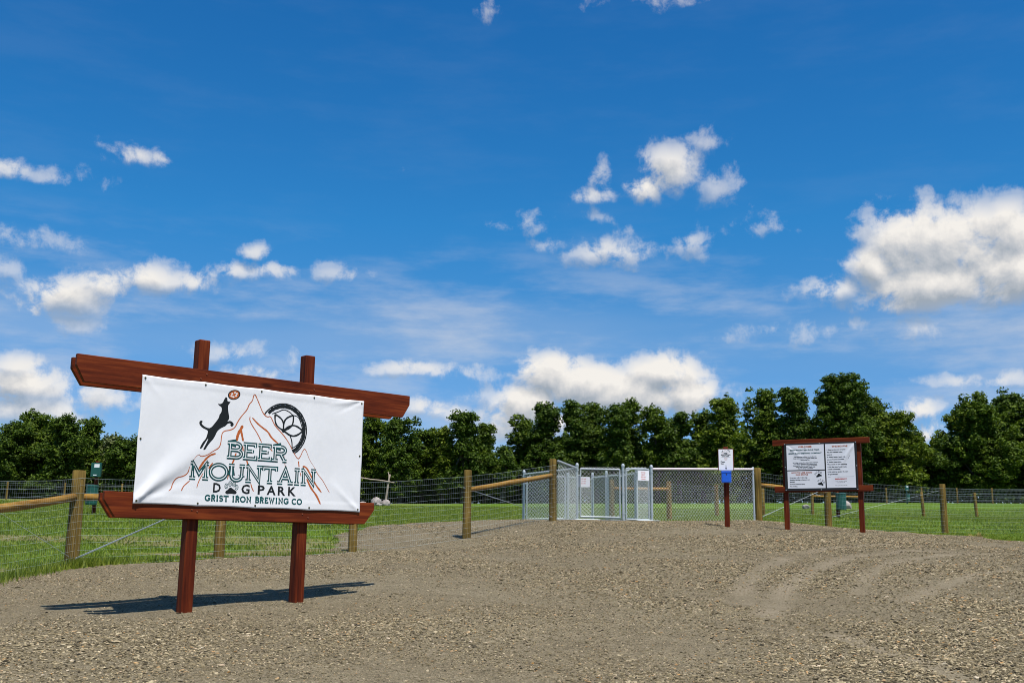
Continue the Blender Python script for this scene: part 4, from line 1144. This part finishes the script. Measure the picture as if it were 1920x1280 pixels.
# ---------------------------------------------------------------- grass
def leaf_mat(name, cols, trans=.25, rough=.6, spec=.3):
    m, t, b = mat(name)
    g = t.add('ShaderNodeNewGeometry')
    r = g.outputs['Random Per Island']
    n = t.noise(g.outputs['Position'], .9 if 'leaves' in name else 2.6, 4, .65)
    f = t.math('ADD', t.math('MULTIPLY', r, .4), t.math('MULTIPLY', n, .6)) if 'blade' in name else t.math('ADD', t.math('MULTIPLY', r, .55), t.math('MULTIPLY', n, .45))
    c = t.ramp(f, [(.28 if 'blade' in name else .2, cols[0]), (.5, cols[1]), (.8, cols[2])])
    out = m.node_tree.nodes['Material Output']
    t.put(b.inputs['Base Color'], c); b.inputs['Roughness'].default_value = rough; b.inputs['Specular IOR Level'].default_value = spec
    tr = t.add('ShaderNodeBsdfTranslucent', {'Color': t.mix(1.0, c, (1.1, 1.25, .45), 'MULTIPLY')})
    mx = t.add('ShaderNodeMixShader', {0: trans, 1: b.outputs[0], 2: tr.outputs[0]})
    m.node_tree.links.new(mx.outputs[0], out.inputs[0])
    return m
M['blade'] = leaf_mat('grass_blade', [(.045, .075, .006), (.135, .195, .012), (.32, .33, .05)], .3)
def grass(n, seed=2):
    r = np.random.RandomState(seed)
    u = r.rand(n); d0, d1 = 12.0, 72.0; p = .25
    d = (d0 ** p + u * (d1 ** p - d0 ** p)) ** (1 / p)
    az = (r.rand(n) - .5) * 1.08; x = d * np.tan(az); y = d
    g = gravel_field(x, y); k = (g < .02) | ((g < .22) & (r.rand(n) < .12)); x, y, g = x[k], y[k], g[k]
    cl_ = rough_xy(x, y, 1.5, 6); bare = bare_soil(x, y)
    keep = r.rand(len(x)) > bare * .93; x, y, g, cl_ = x[keep], y[keep], g[keep], cl_[keep]
    n = len(x); z = ground_z(x, y)
    edge = np.clip(1 - np.abs(g) / .35, 0, 1)
    h = (.026 + .034 * r.rand(n) + .040 * np.clip(cl_, -.8, 1.3) ** 3 + .02 * np.clip(cl_, 0, 1)) * (1 + edge * .9 * r.rand(n)); h = np.maximum(h, .02)
    w = .0062 * (1 + .06 * np.maximum(y - 12, 0)); a = r.rand(n) * 6.28
    dx, dy = np.cos(a) * w, np.sin(a) * w; lx, ly = (r.rand(n) - .5) * h * 2.2, (r.rand(n) - .5) * h * 2.2
    V = np.stack([np.stack([x - dx, y - dy, z - .01], 1), np.stack([x + dx, y + dy, z - .01], 1), np.stack([x + lx, y + ly, z + h], 1)], 1).reshape(-1, 3)
    F = np.arange(3 * n).reshape(-1, 3)
    return tag(mesh_from('grass', V, F, M['blade']), 'short green mown grass covering the fenced lawn', 'grass', kind='stuff')
grass(520000)
def weeds(pts, n, spread, hmax, seed, label):
    r = np.random.RandomState(seed); c = np.array(pts)[r.randint(0, len(pts), n)]
    x = c[:, 0] + r.randn(n) * spread; y = c[:, 1] + r.randn(n) * spread; z = ground_z(x, y) + .01; h = hmax * (.3 + .7 * r.rand(n)); a = r.rand(n) * 6.28; w = .006
    V = np.stack([np.stack([x - np.cos(a) * w, y - np.sin(a) * w, z], 1), np.stack([x + np.cos(a) * w, y + np.sin(a) * w, z], 1), np.stack([x + r.randn(n) * h * .35, y + r.randn(n) * h * .35, z + h], 1)], 1).reshape(-1, 3)
    return tag(mesh_from('tall_grass', V, np.arange(3 * n).reshape(-1, 3), M['blade']), label, 'grass', kind='stuff')
weeds([(-5.97 + .12 * i, 14.9 + .14 * i) for i in range(5)] + [(-6.02, 14.7 - i * .33) for i in range(9)] + [(-5.9, 14.9)] * 6, 2600, .10, .17, 5, 'taller grass tufts round the foot of the left corner post')
weeds([(-5.4 + .34 * i, 15.75 + .375 * i) for i in range(9)], 1500, .12, .10, 6, 'grass tufts along the fence line behind the banner sign')
weeds([(12.2 + .4 * i, 24.6 - .3 * i) for i in range(6)] + [(13 + i, 25.0) for i in range(4)], 3000, .35, .10, 7, 'thin grass creeping over the gravel at the right edge')

# ---------------------------------------------------------------- trees
M['bark'] = wood_mat('grey_brown_bark', [(.03, .024, .018), (.07, .055, .042), (.12, .10, .08)], 'Z', .9, bump=.8)
LEAF = [leaf_mat('leaves_mid_green', [(.026, .046, .004), (.056, .096, .007), (.14, .19, .017)], .25, .6, .15),
        leaf_mat('leaves_deep_green', [(.019, .037, .004), (.042, .077, .007), (.11, .16, .016)], .22, .6, .15),
        leaf_mat('leaves_yellow_green', [(.034, .056, .004), (.078, .118, .008), (.18, .22, .02)], .28, .6, .15),
        leaf_mat('leaves_pale_olive', [(.05, .065, .018), (.11, .135, .04), (.19, .21, .08)], .25, .6, .3)]
def tree(name, x, y, w, top, mi, seed, label, dens=1.0, low=.8, leafs=.135, group='trees along the edge of the park'):
    """w crown half width, top height above sea of the crown top"""
    r = np.random.RandomState(seed); z0 = gz(x, y); H_ = top - z0
    t = thing(name, label, 'tree', (x, y, z0), 0, group)
    # crown: leaf clusters set on a few main lobes
    nl = 9 + int(w * 3.2)
    lobes = []
    for i in range(nl):
        f = (i + .5) / nl
        hz2 = low + (H_ - low) * (f ** .85)
        prof = math.sin(min(1, (1 - f) * 1.15 + .12) * math.pi / 2) ** .7 * (1 if f > .25 else .85 + .6 * f)
        a = r.uniform(0, 6.28); rad = w * prof * r.uniform(.1, .74)
        lobes.append((math.cos(a) * rad, math.sin(a) * rad * .8, hz2, w * prof * r.uniform(.34, .62), (H_ - low) * r.uniform(.11, .20)))
    lobes.append((r.uniform(-.15, .15) * w, 0, H_ - H_ * .12, w * .42, H_ * .12))
    lobes = [(lx, ly, min(lz, H_ - lh * 1.02), lw, lh) for lx, ly, lz, lw, lh in lobes]
    C_ = []; S_ = []
    for lx, ly, lz, lw, lh in lobes:
        k = max(6, int(13 * dens * lw * (lh + .5)))
        v = r.randn(k, 3); v /= np.linalg.norm(v, axis=1, keepdims=True); v *= (r.rand(k, 1) ** .33) * np.array([[1, 1, 1]])
        v *= r.uniform(.72, 1.16, (k, 1))
        p = np.stack([lx + v[:, 0] * lw, ly + v[:, 1] * lw, lz + v[:, 2] * lh], 1)
        C_.append(p); S_.append(r.uniform(.16, .55, k) )
    C_ = np.concatenate(C_); S_ = np.concatenate(S_)
    C_[:, 2] = np.minimum(np.maximum(C_[:, 2], .35), H_ + .05)
    nper = np.maximum(8, (S_ ** 2 * 330).astype(int)); idx = np.repeat(np.arange(len(C_)), nper); n = len(idx)
    v = r.randn(n, 3); v /= np.linalg.norm(v, axis=1, keepdims=True)
    v[:, 2] = np.where(v[:, 2] < -.2, v[:, 2] * .35, v[:, 2])
    rad = S_[idx][:, None] * r.uniform(.55, 1.12, (n, 1))
    P = C_[idx] + v * rad * np.array([[1.05, 1.05, .92]])
    nrm = v * .8 + np.array([[0, 0, .55]]) + r.randn(n, 3) * .55; nrm /= np.linalg.norm(nrm, axis=1, keepdims=True)
    tg = np.cross(nrm, r.randn(n, 3)); tg /= np.linalg.norm(tg, axis=1, keepdims=True); bt = np.cross(nrm, tg)
    ls = leafs * r.uniform(.6, 1.3, (n, 1))
    A_ = P + tg * ls; B_ = P + bt * ls * .55; Cc = P - tg * ls * .9; D_ = P - bt * ls * .55 + nrm * ls * .18
    V = np.stack([A_, B_, Cc, D_], 1).reshape(-1, 3); F = np.arange(4 * n).reshape(-1, 4)
    mesh_from('crown', V, F, LEAF[mi], t)
    # trunk and limbs
    tk = MB(); bend = [(r.uniform(-.12, .12) * i, r.uniform(-.12, .12) * i, H_ * f) for i, f in enumerate((-.03, .15, .32, .5, .68, .85))]
    r0 = .10 + .014 * H_
    tk.path(bend, [r0 * 1.25, r0, r0 * .8, r0 * .6, r0 * .4, r0 * .15], 7)
    for i in range(7):
        lx, ly, lz, lw, lh = lobes[i % len(lobes)]
        b = Vector(bend[1 + i % 3]); e = Vector((lx * 1.1, ly * 1.1, lz)); mdl = (b + e) / 2 + Vector((0, 0, -.2))
        tk.path([b, mdl, e], [r0 * .45, r0 * .28, r0 * .08], 5)
    tk.build('trunk', M['bark'], t, smooth=True)
    return n
TREES = [
  (-47.1, 100, 2.27, 12.64, 1, 1.0, 'round dark tree at the left edge of the photo'),
  (-45.7, 102.5, 2.42, 13.83, 0, 1.0, 'tallest broad tree of the left edge group'),
  (-41.3, 98.5, 2.27, 13.08, 1, 1.0, 'broad tree between the tallest left tree and the banner side'),
  (-40.8, 103.5, 1.82, 13.5, 0, 1.0, 'tree with a bumpy crown third in from the left'),
  (-37.8, 101, 1.01, 11.59, 3, 1.0, 'small pale olive tree peeking above its neighbours left of the banner'),
  (-35.7, 100, 2.02, 11.36, 1, 1.0, 'low dark tree touching the left edge of the banner'),
  (-33.5, 102.5, 2.78, 11.8, 0, 0.45, 'tree hidden behind the left part of the white banner'),
  (-28.3, 98.5, 3.03, 12.2, 1, 0.45, 'tree hidden behind the middle left of the white banner'),
  (-25.0, 103.5, 3.03, 12.54, 0, 0.45, 'tree hidden behind the middle of the white banner'),
  (-19.9, 101, 3.03, 12.58, 1, 0.45, 'tree hidden behind the right middle of the white banner'),
  (-16.5, 100, 2.27, 13.01, 0, 1.0, 'tree half hidden behind the right edge of the banner'),
  (-13.1, 102.5, 2.12, 14.03, 0, 1.0, 'broad tree just right of the banner under the beam end'),
  (-10.2, 98.5, 1.92, 13.42, 1, 1.0, 'round-topped tree second to the right of the banner'),
  (-8.5, 103.5, 1.62, 12.9, 0, 1.0, 'low tree in the dip right of the beam end'),
  (-6.5, 101, 1.41, 12.74, 2, 1.0, 'low yellow-green tree left of the narrow pointed crown'),
  (-4.4, 100, 1.82, 14.28, 1, 1.0, 'narrow tree with a high pointed crown above the left wooden post'),
  (-2.5, 102.5, 1.62, 13.22, 0, 1.0, 'sloping tree right of the narrow pointed crown'),
  (-0.7, 98.5, 1.01, 10.79, 1, 1.0, 'small low bush-like tree in the gap with clouds behind'),
  (1.4, 103.5, 2.02, 14.38, 0, 1.0, 'airy tree right of the cloud gap at mid photo'),
  (3.6, 101, 2.02, 15.18, 1, 1.0, 'tall tree with a flat dark crown left of the gate post'),
  (6.0, 100, 1.92, 15.33, 1, 1.0, 'tall tree directly behind the wooden gate post'),
  (8.3, 102.5, 1.72, 15.49, 0, 1.0, 'dense dark tree behind the chain-link pen'),
  (9.7, 98.5, 1.72, 14.81, 1, 1.0, 'tree with a domed crown behind the left gate'),
  (11.9, 103.5, 1.82, 16.1, 0, 1.0, 'tall tree with a small peak above the narrow gate'),
  (14.0, 101, 1.92, 14.79, 0, 1.0, 'tree sloping down right of the small peak'),
  (15.9, 100, 1.41, 14.32, 1, 1.0, 'low tree in the dip above the white top rail'),
  (18.6, 102.5, 2.12, 14.89, 0, 1.0, 'wide loose tree left of the information post'),
  (20.2, 98.5, 2.02, 15.8, 2, 1.0, 'tall yellow-green tree behind the information post'),
  (24.8, 103.5, 2.22, 17.42, 0, 1.0, 'tall loose tree between information post and rules board'),
  (27.2, 101, 2.02, 17.29, 1, 1.0, 'tall tree with a pointed crown above the left of the rules board'),
  (31.1, 100, 3.33, 18.31, 1, 1.0, 'tallest and broadest tree above the right of the rules board'),
  (35.5, 102.5, 2.22, 16.3, 0, 1.0, 'stepped tree right of the tallest tree'),
  (36.2, 98.5, 2.12, 14.48, 2, 1.0, 'spreading tree on the right flank of the tallest tree'),
  (39.8, 103.5, 1.41, 13.17, 0, 1.0, 'low tree at the foot of the right slope'),
  (40.4, 101, 1.77, 11.17, 1, 1.0, 'low distant tree in the cloud gap at the right'),
  (41.8, 100, 2.02, 12.46, 1, 1.0, 'outer left tree of the big right edge group'),
  (44.2, 102.5, 2.42, 15.35, 2, 1.0, 'yellow-green tree rising left in the right edge group'),
  (44.0, 98.5, 2.42, 16.19, 0, 1.0, 'tall tree with a peaked crown in the right edge group'),
  (49.0, 103.5, 2.42, 17.3, 1, 1.0, 'tall tree at the right edge of the photo'),
  (50.8, 101, 3.03, 17.05, 0, 1.0, 'tree cut by the right edge of the photo'),
  (54.1, 100, 3.03, 16.43, 0, 0.45, 'tree just outside the right edge'),
  (-51.9, 102.5, 3.03, 13.39, 1, 0.45, 'tree just outside the left edge'),
]
for i, (x, y, w, top, mi, dens, lab) in enumerate(TREES):
    tree('broadleaf_tree', x, y, w * 1.42, top, mi, 100 + i, lab, dens * (1.0 if 'loose' not in lab and 'airy' not in lab else .72))
# undergrowth behind and below the crowns
def undergrowth():
    r = np.random.RandomState(77); n = 120000
    x = r.uniform(-62, 68, n); y = r.uniform(104, 116, n); tx = sorted((a_[0], a_[3]) for a_ in TREES); tp = np.interp(x, [q[0] for q in tx], [q[1] for q in tx]) - ground_z(x, y)
    hmax = tp * (.66 + .10 * rough_xy(x * 2, y, .6, 4))
    cell = np.round(x / .9) * 3.3 + np.round(y / 2.0) * 1.7
    P = np.stack([x, y, ground_z(x, y) + np.abs(r.rand(n)) ** .8 * np.clip(hmax + np.sin(cell) * .8, 1.2, 9)], 1)
    nrm = r.randn(n, 3) * .8 + np.array([[0, -.4, .8]]); nrm /= np.linalg.norm(nrm, axis=1, keepdims=True)
    tg = np.cross(nrm, r.randn(n, 3)); tg /= np.linalg.norm(tg, axis=1, keepdims=True); bt = np.cross(nrm, tg); ls = .30 * r.uniform(.6, 1.3, (n, 1))
    V = np.stack([P + tg * ls, P + bt * ls * .6, P - tg * ls, P - bt * ls * .6], 1).reshape(-1, 3)
    tag(mesh_from('woodland_undergrowth', V, np.arange(4 * n).reshape(-1, 4), LEAF[1]), 'dark leafy undergrowth filling the wood behind the trees', 'woodland', kind='stuff')
undergrowth()
